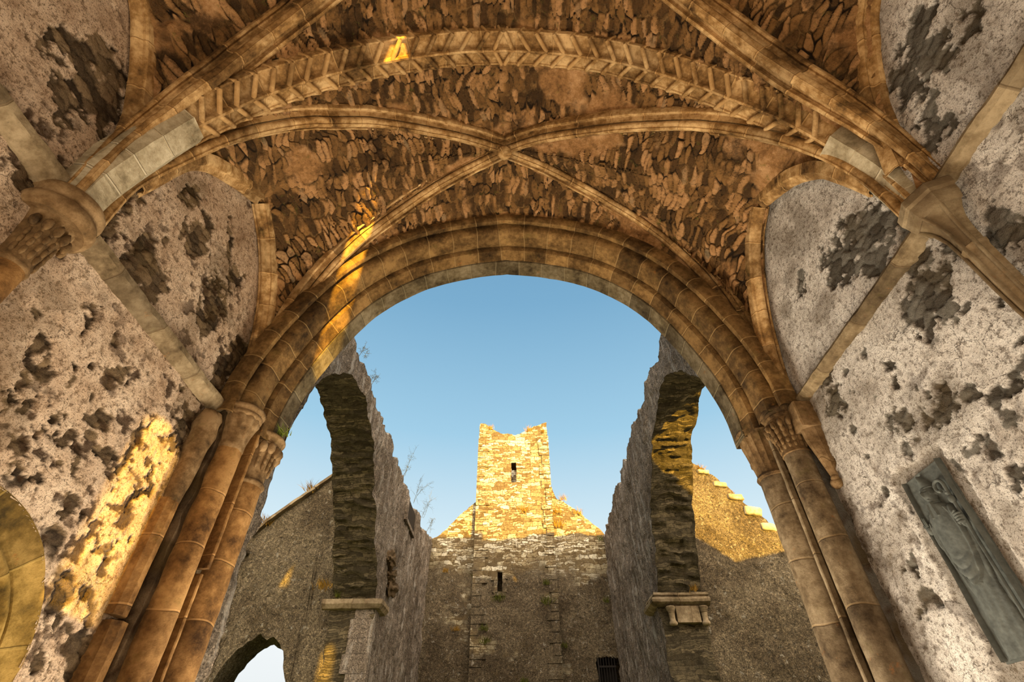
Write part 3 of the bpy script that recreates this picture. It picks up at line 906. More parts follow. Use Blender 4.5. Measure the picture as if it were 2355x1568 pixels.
def tpoint(s, la, dn):
    p = np.array([np.interp(s, sT, TP[:, k]) for k in range(3)])
    d = np.array([np.interp(s, sT, TD[:, k]) for k in range(3)])
    d /= np.linalg.norm(d)
    return p + TLAT*la + d*dn, d
s_apex = sT[iap]
pitch = .192
SL = .135                                    # how far the arms lean towards the crown
k = 0
for side in (-1, 1):
    i = 0
    while True:
        s = s_apex + side*(.105 + i*pitch)     # the point of the V
        if s - .03 < S0 or s + .03 > S1:
            break
        se = s - side*SL if i else s_apex + side*.012
        mb = MB()
        for la in (.165, -.165):
            a, d = tpoint(s, 0, -.028)
            b, _ = tpoint(se, la, -.085)
            bar(mb, a, b, .024, d)
            # short return over the outer roll
        a, d = tpoint(se, .165, -.085)
        b, _ = tpoint(s - side*SL*.55, .192, -.19)
        bar(mb, a, b, .017, d + TLAT*1.2)
        a, d = tpoint(se, -.165, -.085)
        b, _ = tpoint(s - side*SL*.55, -.192, -.19)
        bar(mb, a, b, .017, d - TLAT*1.2)
        mb.build('chevron', M_RIB, bed_, smooth=50)
        i += 1
# plain springer blocks under the band, one mesh each
BLK = [(a*.76, b) for a, b in [(.215, -.24), (.215, -.10), (.19, -.07), (.125, -.012), (.115, .004), (-.115, .004), (-.125, -.012), (-.19, -.07), (-.215, -.10), (-.215, -.24)]]
for (s0, s1, cuts) in ((0.0, S0 + .02, (.0, .30, .60, .92, 1.28)), (S1 - .02, sT[-1], (0, .28, .56, .85, 1.17))):
    for a, b in zip(cuts[:-1], cuts[1:]):
        if s0 + a >= s1 - .05:
            break
        mb = MB()
        sweep(mb, tseg(s0 + a + .004, min(s0 + b, s1) - .004, 14), TLAT, BLK, wob=.007, seed=8)
        mb.build('springer_block', M_GREY, ta, smooth=30)
MORT = mat_plain('pale_joint_mortar', srgb(190, 176, 146), .95, .15, 30)
for a, b in ((0, S0), (S1, sT[-1])):
    mb = MB()
    sweep(mb, tseg(a, b, 60), TLAT, [(a*.755, b) for a, b in [(.205, -.2), (.205, -.105), (.18, -.073), (.12, -.010), (.11, -.002), (-.11, -.002), (-.12, -.010), (-.18, -.073), (-.205, -.105), (-.205, -.2)]])
    mb.build('pale_mortar', MORT, ta)

# ------------------------------------------------------------------ chancel arch, order by order
ca = thing('chancel_arch', 'wide moulded chancel arch of several orders opening onto the blue sky', 'arch', (-2.7, 4.8, 4.5))
CP = icurve(0, 0, 260)
def order(nm, prof, mat, seed):
    mb = MB()
    # prof: (y, outward offset)
    sweep(mb, CP, (0, 1, 0), [(y, -o) for y, o in prof], wob=.012, seed=seed, caps=False)
    mb.build(nm, mat, ca, smooth=35)
order('hood_moulding', [(4.25, .38), (4.22, .27), (4.222, .215), (4.245, .175), (4.285, .165), (4.315, .185), (4.33, .23), (4.345, .30)], M_ARCH, 1)
order('outer_order', [(4.345, .30), (4.355, .17), (4.365, .13), (4.39, .098), (4.43, .085), (4.52, .082), (4.59, .082), (4.63, .086), (4.65, .11), (4.66, .17)], M_ARCH, 2)
order('inner_order', [(4.66, .17), (4.675, .085), (4.69, .055), (4.72, .046), (4.78, .034), (4.82, .018), (4.845, .010), (4.855, .04)], M_ARCH, 3)
order('soffit_order', [(4.855, .04), (4.866, .004), (4.88, .0), (4.96, .0), (5.05, .0), (5.12, .0), (5.125, .02), (5.125, .30)], M_SOFF, 4)
# ------------------------------------------------------------------ string courses
def string_course(label, x, sgn, y0, y1, z, prof, seed):
    """prof: (out of the wall, z offset)."""
    n = max(8, int((y1 - y0)/.03))
    ys = np.linspace(y0, y1, n)
    pr = np.array(prof)
    P = np.stack(np.broadcast_arrays(x + sgn*pr[None, :, 0], ys[:, None], z + pr[None, :, 1]), -1).copy()
    P += np.stack([fbm(P*7, 3, seed + k) - .5 for k in range(3)], -1)*.022
    q = arclen(pr)
    mb = MB()
    mb.grid(P, np.stack(np.broadcast_arrays(ys[:, None], q[None]), -1))
    mb.ngon(P[0])
    mb.ngon(P[-1], flip=True)
    o = mb.build('string_course', M_STRING, smooth=35)
    return tag(o, label, 'string course', 'string courses on the side walls')
SQ = [(-.06, .075), (.085, .072), (.10, .06), (.10, .005), (.088, -.012), (.02, -.075), (-.06, -.085)]
RD = [(-.05, .045), (.03, .05), (.07, .035), (.088, .0), (.07, -.04), (.03, -.06), (-.05, -.06)]
string_course('square edged string course under the patchy plaster panel of the left wall', WL, 1, 2.16, 4.40, 4.47, SQ, 3)
string_course('square edged string course at the left frame edge, above the round capital', WL, 1, -1.1, 1.76, 4.56, SQ, 13)
string_course('thin rounded string course under the patchy plaster panel of the right wall', WR, -1, 2.16, 4.24, 4.47, RD, 23)
string_course('thin rounded string course at the right frame edge, above the angular capital', WR, -1, -1.1, 1.86, 4.57, RD, 33)

# ------------------------------------------------------------------ capitals of the transverse arch
lc = (WL + .02, 1.93)
t = thing('corbel_capital', 'round topped capital on the left wall carrying the herringbone arch', 'capital', (lc[0], lc[1], 4.0))
mb = MB()
lathe(mb, (lc[0], lc[1], 0), [(0.013, 4.545), (0.220, 4.54), (0.230, 4.52), (0.233, 4.49), (0.230, 4.465), (0.216, 4.45), (0.213, 4.43), (0.230, 4.41), (0.241, 4.38), (0.241, 4.35), (0.230, 4.315), (0.206, 4.295), (0.180, 4.30), (0.133, 4.31)], -100, 100, 40)
mb.build('abacus', M_CARVE, t, smooth=50)
mb = MB()
lathe(mb, (lc[0], lc[1], 0), [(0.155, 4.33), (0.140, 4.28), (0.125, 4.20), (0.111, 4.10), (0.104, 4.0), (0.101, 3.93), (0.108, 3.915), (0.111, 3.90), (0.106, 3.885), (0.093, 3.88)], -100, 100, 36)
bell = mb.build('bell', M_CARVE, t, smooth=60)
for i, a in enumerate((-62, -36, -10, 16, 42, 68)):
    mb = MB()
    ar = math.radians(a)
    c = (lc[0] + .150*math.cos(ar), lc[1] + .150*math.sin(ar), 4.21)
    blob(mb, c, (.026, .026, .05), lump=.2, seed=i)
    stem = np.array([(lc[0] + (.118 - .004*k)*math.cos(ar), lc[1] + (.118 - .004*k)*math.sin(ar), 4.20 - .07*k) for k in range(5)])
    for j in range(4):
        blob(mb, stem[j], (.016, .016, .045), n=6, m=8)
    mb.build('carved_bud', M_CARVE, bell, smooth=60)
mb = MB()
lathe(mb, (lc[0], lc[1], 0), [(0.099, 3.885), (0.101, 3.6), (0.096, 3.2), (0.083, 2.75), (0.062, 2.4), (0.026, 2.2), (0.000, 2.15)], -95, 95, 30)
mb.build('tapering_shaft', M_SHAFT, t, smooth=60)

rc = (WR - .05, 1.98)
t = thing('corbel_capital', 'angular concave capital on the right wall carrying the herringbone arch', 'capital', (rc[0], rc[1], 4.0))
def octo(r):
    a = np.radians((95, 135, 180, 225, 265))
    k = np.array((1.0, 1.02, 1.0, 1.02, 1.0))
    r = r*.66
    return np.stack([rc[0] + r*k*np.cos(a), rc[1] + r*k*np.sin(a)], 1)
def octo_loft(mb, prof):
    P = []
    for r, z in prof:
        o = octo(r)
        o = np.concatenate([np.linspace(o[i], o[i + 1], 5, endpoint=False) for i in range(4)] + [o[-1:]])
        P.append(np.concatenate([o, np.full((len(o), 1), z)], 1))
    mb.grid(P, None)
    mb.ngon(P[0])
mb = MB()
octo_loft(mb, [(.315, 4.52), (.325, 4.51), (.325, 4.45), (.30, 4.43), (.295, 4.38), (.27, 4.33), (.26, 4.32)])
mb.build('abacus', M_STRING, t, smooth=25)
mb = MB()
octo_loft(mb, [(.25, 4.33), (.19, 4.28), (.15, 4.22), (.128, 4.14), (.12, 4.06), (.116, 4.0)])
bell = mb.build('bell', M_STRING, t, smooth=25)
mb = MB()
octo_loft(mb, [(.135, 4.01), (.13, 3.98), (.116, 3.96), (.11, 3.7), (.10, 3.5), (.08, 3.33), (.06, 3.25)])
mb.build('tapering_shaft', M_SHAFTR, t, smooth=25)
for i, a in enumerate(np.radians((135, 180, 225))):
    mb = MB()
    pth = [(rc[0] + (r*.675 + .003)*math.cos(a), rc[1] + (r*.675 + .003)*math.sin(a), z) for r, z in ((.245, 4.33), (.168, 4.25), (.128, 4.14), (.116, 4.0), (.11, 3.7), (.10, 3.5), (.08, 3.33))]
    for p, q in zip(pth[:-1], pth[1:]):
        bar(mb, p, q, .012, (math.cos(a), math.sin(a), 0))
    mb.build('edge_ridge', M_STRING, bell, smooth=50)
mb = MB()
for i in range(4):
    lathe(mb, (WR - .01, rc[1], 3.25 - .03*i), [(.10 - .012*i, .03), (.115 - .012*i, .012), (.10 - .012*i, -.008), (.05, -.012)], 90, 270, 16)
mb.build('curled_tip', M_STRING, t, smooth=60)

# ------------------------------------------------------------------ responds of the chancel arch
def cyl(mb, c, r, z0, z1, a0=0, a1=360, n=30, seed=0):
    zs = np.linspace(z0, z1, max(8, int((z1 - z0)/.06)))
    lathe(mb, (c[0], c[1], 0), [(r, z) for z in zs], a0, a1, n, rmod=lambda A, Z, R: R + (fbm(np.stack([np.cos(A)*2, np.sin(A)*2, Z*5], -1), 3, seed) - .5)*.014)
def square_bar(mb, x0, x1, y0, y1, z0, z1, bev=.008, seed=0):
    pr = np.array([(x0 + bev, y0), (x1 - bev, y0), (x1, y0 + bev), (x1, y1 - bev), (x1 - bev, y1), (x0 + bev, y1), (x0, y1 - bev), (x0, y0 + bev)])
    zs = np.linspace(z0, z1, max(6, int((z1 - z0)/.06)))
    P = np.stack(np.broadcast_arrays(pr[None, :, 0], pr[None, :, 1], zs[:, None]), -1).copy()
    P += np.stack([fbm(P*6, 3, seed + k) - .5 for k in range(3)], -1)*.012
    mb.grid(P, np.stack(np.broadcast_arrays(zs[:, None], np.arange(8)[None]*.03), -1), wrap=True)
    mb.ngon(P[0], flip=True)
    mb.ngon(P[-1])
# --- left: big half shaft with a ring of buds
LBC = (-2.90, 4.98)
t = thing('respond_shaft', 'thick half round shaft with a ring of carved buds, left side of the chancel arch', 'column', (*LBC, 0))
mb = MB(); cyl(mb, LBC, .175, 0, 3.95, seed=1); mb.build('shaft', M_SHAFT, t, smooth=60)
mb = MB(); lathe(mb, (*LBC, 0), [(.17, 3.92), (.19, 3.93), (.20, 3.95), (.19, 3.975), (.172, 3.985), (.176, 4.1), (.185, 4.2), (.20, 4.3), (.22, 4.37), (.235, 4.40), (.22, 4.42)], 0, 360, 36)
bell = mb.build('bell', M_CARVE, t, smooth=60)
mb = MB(); lathe(mb, (*LBC, 0), [(.0, 4.53), (.24, 4.525), (.262, 4.51), (.268, 4.49), (.255, 4.47), (.235, 4.455), (.232, 4.43), (.22, 4.41)], 0, 360, 36, rmod=lambda A, Z, R: R*(1 + .05*(fbm(np.stack([A*2, Z*9, A*0], -1), 3, 5) - .5)))
mb.build('abacus', M_CARVE, t, smooth=60)
for i in range(12):
    a = math.radians(-165 + i*23)
    mb = MB()
    c = (LBC[0] + .228*math.cos(a), LBC[1] + .228*math.sin(a), 4.345 - .015*(i % 2))
    blob(mb, c, (.047, .047, .068), lump=.25, seed=i + 20, n=9, m=12)
    for j in range(3):
        blob(mb, (LBC[0] + (.205 - .008*j)*math.cos(a), LBC[1] + (.205 - .008*j)*math.sin(a), 4.26 - .06*j), (.022, .022, .05), n=6, m=8)
    mb.build('carved_bud', M_CARVE, bell, smooth=60)
# --- left: second shaft with a round abacus
LSC = (-2.885, 4.46)
t = thing('respond_shaft', 'slimmer round shaft under the left vault ribs, with a plain round abacus', 'column', (*LSC, 0))
mb = MB(); cyl(mb, LSC, .122, 0, 4.08, seed=2); mb.build('shaft', M_SHAFT, t, smooth=60)
def leafy(n, amp):
    return lambda A, Z, R: R + amp*np.clip((Z - 4.08)/.3, 0, 1)*(np.abs(np.sin(A*n/2 + Z*6)) - .4)
mb = MB(); lathe(mb, (*LSC, 0), [(.118, 4.06), (.128, 4.08), (.126, 4.12), (.13, 4.2), (.14, 4.28), (.158, 4.35), (.178, 4.40), (.17, 4.43)], 0, 360, 60, rmod=leafy(11, .022))
mb.build('carved_bell', M_CARVE, t, smooth=60)
mb = MB(); lathe(mb, (*LSC, 0), [(0, 4.555), (.185, 4.55), (.21, 4.535), (.215, 4.505), (.20, 4.485), (.19, 4.475), (.20, 4.455), (.195, 4.435), (.17, 4.42)], 0, 360, 36)
mb.build('abacus', M_CARVE, t, smooth=60)
# --- left: fillet strips between the two shafts, and the twisted corbel by the wall
mb = MB(); square_bar(mb, -2.92, -2.785, 4.69, 4.735, 3.02, 4.42, seed=4)
tag(mb.build('fillet_strip', M_SHAFT, smooth=30), 'long square strip between the two left shafts, ending in a notch', 'moulding', 'strips between the shafts')
mb = MB(); square_bar(mb, -2.93, -2.825, 4.70, 4.74, 0, 2.98, seed=5)
tag(mb.build('fillet_strip', M_SHAFT, smooth=30), 'thin strip below the notch between the two left shafts', 'moulding', 'strips between the shafts')
t = thing('wall_shaft', 'narrow wall shaft with twisted carved top beside the left plaster wall', 'column', (-3.05, 4.2, 0))
mb = MB()
lathe(mb, (-3.05, 4.2, 0), [(.0, 4.36), (.09, 4.35), (.112, 4.30), (.118, 4.2), (.116, 4.1), (.106, 3.95), (.095, 3.8), (.085, 3.62), (.078, 3.5), (.07, 3.42)], 0, 360, 48, rmod=lambda A, Z, R: R + .012*np.sin(3*A + Z*26)*np.clip((Z - 3.45)*3, 0, 1)*np.clip((4.42 - Z)*8, 0, 1))
mb.build('twisted_corbel', M_CARVE, t, smooth=60)
mb = MB(); square_bar(mb, -3.16, -2.985, 4.12, 4.27, 2.52, 3.44, bev=.045, seed=6); mb.build('chamfered_shaft', M_SHAFT, t, smooth=30)
mb = MB(); square_bar(mb, -3.17, -2.97, 4.13, 4.30, 0, 2.48, bev=.05, seed=7); mb.build('chamfered_shaft', M_SHAFT, t, smooth=30)
# --- right: big half shaft with a fluted bell
RBC = (2.765, 4.98)
t = thing('respond_shaft', 'thick half round shaft with a fluted scalloped capital, right side of the chancel arch', 'column', (*RBC, 0))
mb = MB(); cyl(mb, RBC, .172, 0, 3.96, seed=8); mb.build('shaft', M_SHAFTR, t, smooth=60)
def flute(A, Z, R):
    k = np.clip((Z - 4.0)/.36, 0, 1)
    return R - (.004 + .012*k)*np.abs(np.sin(A*9))**.6*np.clip((Z - 3.99)*30, 0, 1)*np.clip((4.43 - Z)*20, 0, 1)
mb = MB(); lathe(mb, (*RBC, 0), [(.17, 3.94), (.186, 3.945), (.196, 3.965), (.188, 3.985), (.178, 3.995), (.184, 4.05), (.194, 4.12), (.207, 4.2), (.222, 4.3), (.238, 4.38), (.24, 4.41), (.236, 4.43)], 0, 360, 216, rmod=flute)
mb.build('fluted_bell', M_CARVE, t, smooth=40)
mb = MB(); lathe(mb, (*RBC, 0), [(0, 4.53), (.235, 4.525), (.262, 4.51), (.268, 4.48), (.25, 4.46), (.238, 4.445), (.236, 4.42)], 0, 360, 40)
mb.build('abacus', M_CARVE, t, smooth=60)
# --- right: second shaft with carved leaves
RSC = (2.79, 4.50)
t = thing('respond_shaft', 'slimmer round shaft with a carved leaf capital, right side of the chancel arch', 'column', (*RSC, 0))
mb = MB(); cyl(mb, RSC, .125, 0, 3.98, seed=9); mb.build('shaft', M_SHAFTR, t, smooth=60)
mb = MB(); lathe(mb, (*RSC, 0), [(.12, 3.96), (.135, 3.97), (.132, 3.99), (.125, 4.0), (.128, 4.1), (.138, 4.2), (.155, 4.28), (.17, 4.33), (.16, 4.36)], 0, 360, 48)
bell = mb.build('bell', M_CARVE, t, smooth=60)
for i in range(9):
    a = math.radians(110 + i*24)
    mb = MB()
    ca_, sa_ = math.cos(a), math.sin(a)
    for j, (r, z, s) in enumerate(((.128, 4.04, .018), (.134, 4.10, .021), (.143, 4.16, .024), (.156, 4.22, .026), (.178, 4.27, .028), (.196, 4.265, .022))):
        blob(mb, (RSC[0] + r*ca_, RSC[1] + r*sa_, z), (s, s, s*1.8), n=6, m=8, lump=.3, seed=i*7 + j)
    mb.build('carved_leaf', M_CARVE, bell, smooth=60)
mb = MB(); lathe(mb, (*RSC, 0), [(0, 4.475), (.18, 4.47), (.2, 4.455), (.205, 4.425), (.19, 4.405), (.175, 4.39), (.182, 4.37), (.165, 4.35)], 0, 360, 36)
mb.build('abacus', M_CARVE, t, smooth=60)
mb = MB(); square_bar(mb, 2.70, 2.76, 4.71, 4.755, 0, 4.42, seed=10)
tag(mb.build('fillet_strip', M_SHAFTR, smooth=30), 'long thin ridge between the two right shafts', 'moulding', 'strips between the shafts')
# --- right: block and long pointed corbel under the wall rib
t = thing('wall_corbel', 'square block on a long pointed corbel beside the right shafts', 'corbel', (2.9, 4.3, 3.6))
mb = MB(); square_bar(mb, 2.775, 2.97, 4.18, 4.38, 4.12, 4.40, bev=.012, seed=11); mb.build('block', M_CARVE, t, smooth=30)
mb = MB()
rows = []
for k, (w, z, dx) in enumerate(((.085, 4.14, 0), (.078, 4.0, .01), (.06, 3.86, .03), (.042, 3.72, .045), (.03, 3.62, .06))):
    cx, cy = 2.885 + dx, 4.28 + .04*k/4
    rows.append([(cx + w, cy + w, z), (cx, cy + w, z), (cx - w, cy + w*.3, z), (cx - w*1.1, cy, z), (cx - w, cy - w*.3, z), (cx, cy - w, z), (cx + w, cy - w, z)])
mb.grid(rows, None); mb.build('pointed_corbel', M_CARVE, t, smooth=25)
mb = MB()
blob(mb, (2.93, 4.32, 3.585), (.055, .06, .05), lump=.2); blob(mb, (2.915, 4.29, 3.62), (.035, .04, .03)); mb.build('curled_tip', M_CARVE, t, smooth=60)
# carved knobs on the far side of the right respond
t = thing('carved_bracket', 'small weathered carved bracket sticking out behind the thick right shaft', 'bracket', (2.78, 5.35, 4.1))
mb = MB(); blob(mb, (2.80, 5.32, 4.30), (.075, .07, .075), lump=.35, seed=3); mb.build('carved_knob', M_CARVE, t, smooth=60)
mb = MB(); blob(mb, (2.86, 5.33, 4.12), (.09, .08, .08), lump=.4, seed=6); blob(mb, (2.81, 5.33, 4.16), (.06, .06, .05), lump=.4, seed=9); mb.build('carved_knob', M_CARVE, t, smooth=60)
mb = MB(); square_bar(mb, 2.80, 3.0, 5.2, 5.40, 3.98, 4.06, bev=.03, seed=12); mb.build('ledge', M_CARVE, t, smooth=30)
mb = MB(); blob(mb, (2.92, 5.3, 3.93), (.07, .08, .10), lump=.2, seed=2); mb.box(2.88, 3.1, 5.1, 5.3, 3.9, 4.4); mb.build('bracket_body', M_CARVE, t, smooth=40)
# rubble of the responds behind the shafts
mb = MB()
def rough_mass(mb, x0, x1, y0, y1, z0, z1, step=.05, amp=.04, seed=0):
    def face(P):
        Pn = P + np.stack([fbm(P*5, 4, seed + k) - .5 for k in range(3)], -1)*amp*2
        mb.grid(Pn, np.stack([P[..., 0] + P[..., 1], P[..., 2]], -1), rub=np.full(P.shape[:2], 1.0), cell=fbm(P*6, 2, seed + 9), pit=sstep(.6, .7, fbm(P*9, 3, seed + 5)), mos=sstep(.5, .7, fbm(P*3, 3, seed + 6)))
    zs = np.arange(z0, z1 + .001, step)
    for x in (x0, x1):
        Yg, Zg = np.meshgrid(np.linspace(y0, y1, max(3, int((y1 - y0)/step))), zs)
        face(np.stack([np.full_like(Yg, x), Yg, Zg], -1))
    for y in (y0, y1):
        Xg, Zg = np.meshgrid(np.linspace(x0, x1, max(3, int((x1 - x0)/step))), zs)
        face(np.stack([Xg, np.full_like(Xg, y), Zg], -1))
rough_mass(mb, WL - .25, -2.96, 4.30, 5.06, 0, 4.5, seed=3)
struct(mb.build('wall_respond_left', M_PLASL, smooth=180))
mb = MB()
rough_mass(mb, 2.86, WR + .25, 4.42, 5.06, 0, 4.42, seed=4)
struct(mb.build('wall_respond_right', M_PLASR, smooth=180))

# ------------------------------------------------------------------ the niche arch in the left wall
t = thing('wall_niche', 'round headed moulded stone niche set into the left wall at the bottom left corner', 'niche', (WL, NY, 1.0))
def npath(r, n=60):
    a = np.linspace(0, math.pi, n)
    P = [(WL, NY + r, z) for z in np.linspace(.8, NZ, 12)[:-1]] + [(WL, NY + r*math.cos(x), NZ + r*math.sin(x)) for x in a] + [(WL, NY - r, z) for z in np.linspace(NZ, .8, 12)[1:]]
    return np.array(P)
def nband(nm, prof, seed):
    """prof: (radius, x offset into the room)."""
    mb = MB()
    rows = []
    for r, dx in prof:
        P = npath(r)
        P[:, 0] += dx
        rows.append(P)
    R = np.stack(rows, 1)
    R = R + np.stack([fbm(R*7, 3, seed + k) - .5 for k in range(3)], -1)*.012
    s = arclen(npath(.7))
    mb.grid(R, np.stack(np.broadcast_arrays(s[:, None], np.arange(len(prof))[None]*.03), -1))
    mb.build(nm, M_NICHE, t, smooth=40)
nband('outer_band', [(NR + .035, -.05), (NR + .01, .0), (NR - .015, -.012), (.80, -.03), (.74, -.035), (.70, -.04), (.685, -.06)], 1)
nband('roll_moulding', [(.69, -.08), (.685, -.05), (.67, -.03), (.65, -.025), (.63, -.035), (.615, -.065), (.60, -.09), (.585, -.085), (.57, -.07), (.55, -.07), (.535, -.09)], 2)
nband('inner_band', [(.54, -.10), (.53, -.075), (.50, -.08), (.47, -.13), (.46, -.24)], 3)
mb = MB()
ys, zs = np.meshgrid(np.linspace(NY - .9, NY + .9, 40), np.linspace(.8, NZ + .9, 50))
mb.grid(np.stack([np.full_like(ys, WL - .24), ys, zs], -1), np.stack([ys, zs], -1))
mb.build('back_panel', M_NICHE, t)
for a0 in (38, 142):
    mb = MB()
    ar = math.radians(a0)
    c = np.array((WL - .13, NY + .52*math.cos(ar), NZ + .52*math.sin(ar)))
    inn = np.array((0, -math.cos(ar), -math.sin(ar)))
    tn = np.array((0, -math.sin(ar), math.cos(ar)))
    tip = c + inn*.20 + np.array((.03, 0, 0))
    base = [c + tn*.17, c + tn*.04 + np.array((.05, 0, 0)), c - tn*.04 + np.array((.05, 0, 0)), c - tn*.17, c - tn*.17 - np.array((.08, 0, 0)), c + tn*.17 - np.array((.08, 0, 0))]
    midr = [tip + (b - c)*.30 - inn*.07 for b in base]
    tipr = [tip + (b - c)*.04 for b in base]
    mb.grid([base, midr, tipr], None, wrap=True)
    mb.ngon(tipr)
    mb.build('cusp', M_NICHE, t, smooth=20)

# ------------------------------------------------------------------ effigy slab in the right wall
t = thing('effigy_slab', 'dark grey carved slab of a mitred bishop set into the right wall', 'effigy slab', (WR, 3.4, 2.0))
X0 = WR + .02
ey, ez = np.meshgrid(np.arange(3.215, 3.616, .004), np.arange(2.07, 3.226, .004))
Eu = 3.43 - ey                 # + towards the right in the picture
def ell(cy, cz, ry, rz, rot=0.0):
    a = math.radians(rot)
    dy, dz = ey - cy, ez - cz
    u = dy*math.cos(a) + dz*math.sin(a)
    v = -dy*math.sin(a) + dz*math.cos(a)
    return np.hypot(u/ry, v/rz)
def dome(d):
    return np.sqrt(np.clip(1 - d**2, 0, 1))
bed = (fbm(np.stack([ey*9, ez*9, ey*0], -1), 4, 5) - .5)*.012 + (fbm(np.stack([ey*40, ez*40, ey*0], -1), 3, 6) - .5)*.004
edge = np.minimum.reduce([ey - 3.215, 3.615 - ey, 3.226 - ez])
bed = bed - .004*sstep(.0, .02, edge)
mb = MB()
mb.grid(np.stack([X0 - bed - .012, ey, ez], -1), np.stack([ey, ez], -1))
mb.box(X0 - .004, X0 + .12, 3.21, 3.62, 2.06, 3.23)
mb.build('slab', M_EFFIGY, t, smooth=60)
mb = MB()
for (y0, y1) in ((3.205, 3.232), (3.60, 3.625)):
    zz = np.linspace(2.07, 3.226, 40)
    w = np.array([(y0, 0), (y0 + .004, .024), (y0 + .012, .032), (y1 - .008, .026), (y1, 0)])
    P = np.stack(np.broadcast_arrays(X0 - .008 - w[None, :, 1], w[None, :, 0] + .004*np.sin(zz*9)[:, None], zz[:, None]), -1)
    mb.grid(P, None)
mb.build('border_moulding', M_EFFIGY, t, smooth=50)
# robed figure: one continuous relief
FC = 3.437
wz = np.clip((ez - 2.43)/(2.99 - 2.43), 0, 1)
halfw = .128*np.sqrt(np.clip(1 - np.abs(2*wz**1.25 - 1.05)**2.2, 0, 1))
d = np.abs(ey - FC)/np.maximum(halfw, 1e-4)
robe = dome(d)*.058*((ez > 2.425) & (ez < 3.0))
folds = .010*np.abs(np.sin(((ez - 2.44)*1.0 + ((ey - FC)**2)*-7.0)*52))*sstep(2.72, 2.52, ez)*(robe > .004)
rim = .012*sstep(.16, .04, np.abs(d - .93))*(ez < 2.95)*(robe >= 0)*((ez > 2.42) & (ez < 3.0))
skirt_w = .10 + .035*sstep(2.6, 2.1, ez)
skirt = dome(np.abs(ey - FC + .0)/skirt_w)*.03*sstep(2.66, 2.5, ez) + .002*np.sin((ey - FC)*110 + 9*(ez - 2.3))*sstep(.13, .09, np.abs(ey - FC))*sstep(2.6, 2.4, ez)
neck = dome(np.abs(ey - FC)/.038)*.045*((ez > 2.96) & (ez < 3.05))
head = dome(ell(FC, 3.065, .048, .066))*.066
mit = dome(np.abs(ey - FC)/(np.clip((3.205 - ez)/.10, 0, 1)*.066 + 1e-4))*.045*((ez > 3.095) & (ez < 3.205)) + .010*((ez > 3.088) & (ez < 3.106))*(np.abs(ey - FC) < .062)
face = -.012*(dome(ell(FC - .018, 3.078, .012, .007)) + dome(ell(FC + .018, 3.078, .012, .007))) + .014*dome(ell(FC, 3.058, .0085, .024)) - .008*dome(ell(FC, 3.028, .02, .005)) + .006*dome(ell(FC, 3.016, .018, .008))
face += .012*dome(ell(FC - .05, 3.06, .012, .022)) + .012*dome(ell(FC + .05, 3.06, .012, .022))
armR = dome(ell(3.315, 2.86, .028, .10, -18))*.042       # picture right arm, to the staff
armL = dome(ell(3.565, 2.83, .026, .12, 10))*.036        # picture left arm, raised in blessing
side_r = dome(ell(3.32, 2.62, .022, .24, 8))*.018
side_l = dome(ell(3.56, 2.60, .022, .24, -8))*.018
collar = .012*sstep(.012, .0, np.abs(np.abs(ey - FC) - .02 - (2.99 - ez)*.12))*((ez > 2.9) & (ez < 3.0))
fig = np.maximum.reduce([robe + folds + rim*(robe > .001), skirt, neck, head + face, mit, armR, armL, side_r, side_l]) + collar
fm = fig > .003
kp = fm[:-1, :-1] | fm[1:, 1:] | fm[:-1, 1:] | fm[1:, :-1]
mb = MB()
mb.grid(np.stack([X0 - .008 - fig - (fbm(np.stack([ey*50, ez*50, ey*0], -1), 3, 8) - .5)*.004, ey, ez], -1), np.stack([ey, ez], -1), keep=kp)
figo = mb.build('carved_figure', M_EFFIGY, t, smooth=60)
def tube(mb, pts, r, n=9):
    P = np.array(pts, float)
    T = np.gradient(P, axis=0)
    T /= np.linalg.norm(T, axis=1)[:, None]
    ref = np.array((1.0, .03, .02))
    S = np.cross(T, ref)
    S /= np.maximum(np.linalg.norm(S, axis=1), 1e-6)[:, None]
    U = np.cross(S, T)
    a = np.linspace(0, 2*math.pi, n, endpoint=False)
    r = np.broadcast_to(np.array(r, float), (len(P),))
    R = P[:, None] + r[:, None, None]*(S[:, None]*np.cos(a)[None, :, None] + U[:, None]*np.sin(a)[None, :, None])
    mb.grid(R, np.stack(np.broadcast_arrays(arclen(P)[:, None], a[None]*.01), -1), wrap=True)
    mb.ngon(R[0]); mb.ngon(R[-1], flip=True)
mb = MB()
xs_ = X0 - .035
tube(mb, [(xs_, 3.262 + .0*k, z) for k, z in enumerate(np.linspace(2.2, 2.98, 12))], .011)
blob(mb, (xs_, 3.265, 2.955), (.022, .024, .03)); blob(mb, (xs_, 3.27, 3.0), (.016, .02, .012))
sp = [(xs_, 3.305 + (.05 - .0085*a)*math.cos(a), 3.075 + (.05 - .0085*a)*math.sin(a)) for a in np.linspace(-2.6, 2.6, 26)[::-1]]
tube(mb, [(xs_, 3.262, 2.98), (xs_, 3.262, 3.03)] + [(xs_, 3.31 - .048*math.cos(a)*(1 - a*.09), 3.06 + .05*math.sin(a)*(1 - a*.09)) for a in np.linspace(-.4, 4.6, 26)], .012)
mb.build('crozier', M_EFFIGY, figo, smooth=60)
def hand(mb, c, up_, fing, sgn):
    c = np.array(c)
    blob(mb, c, (.022, .026, .032), lump=.1, n=8, m=10)
    for i, (dy, ln, curl) in enumerate(fing):
        b = c + np.array((-.012, dy, .022*up_))
        tube(mb, [b, b + np.array((-.006, dy*.15, ln*.5*up_)), b + np.array((-.006 + curl, dy*.2, ln*up_))], [.0065, .006, .005], 7)
    b = c + np.array((-.006, sgn*.024, .0))
    tube(mb, [b, b + np.array((-.006, sgn*.014, .016*up_)), b + np.array((-.004, sgn*.012, .032*up_))], [.008, .007, .006], 7)
mb = MB()
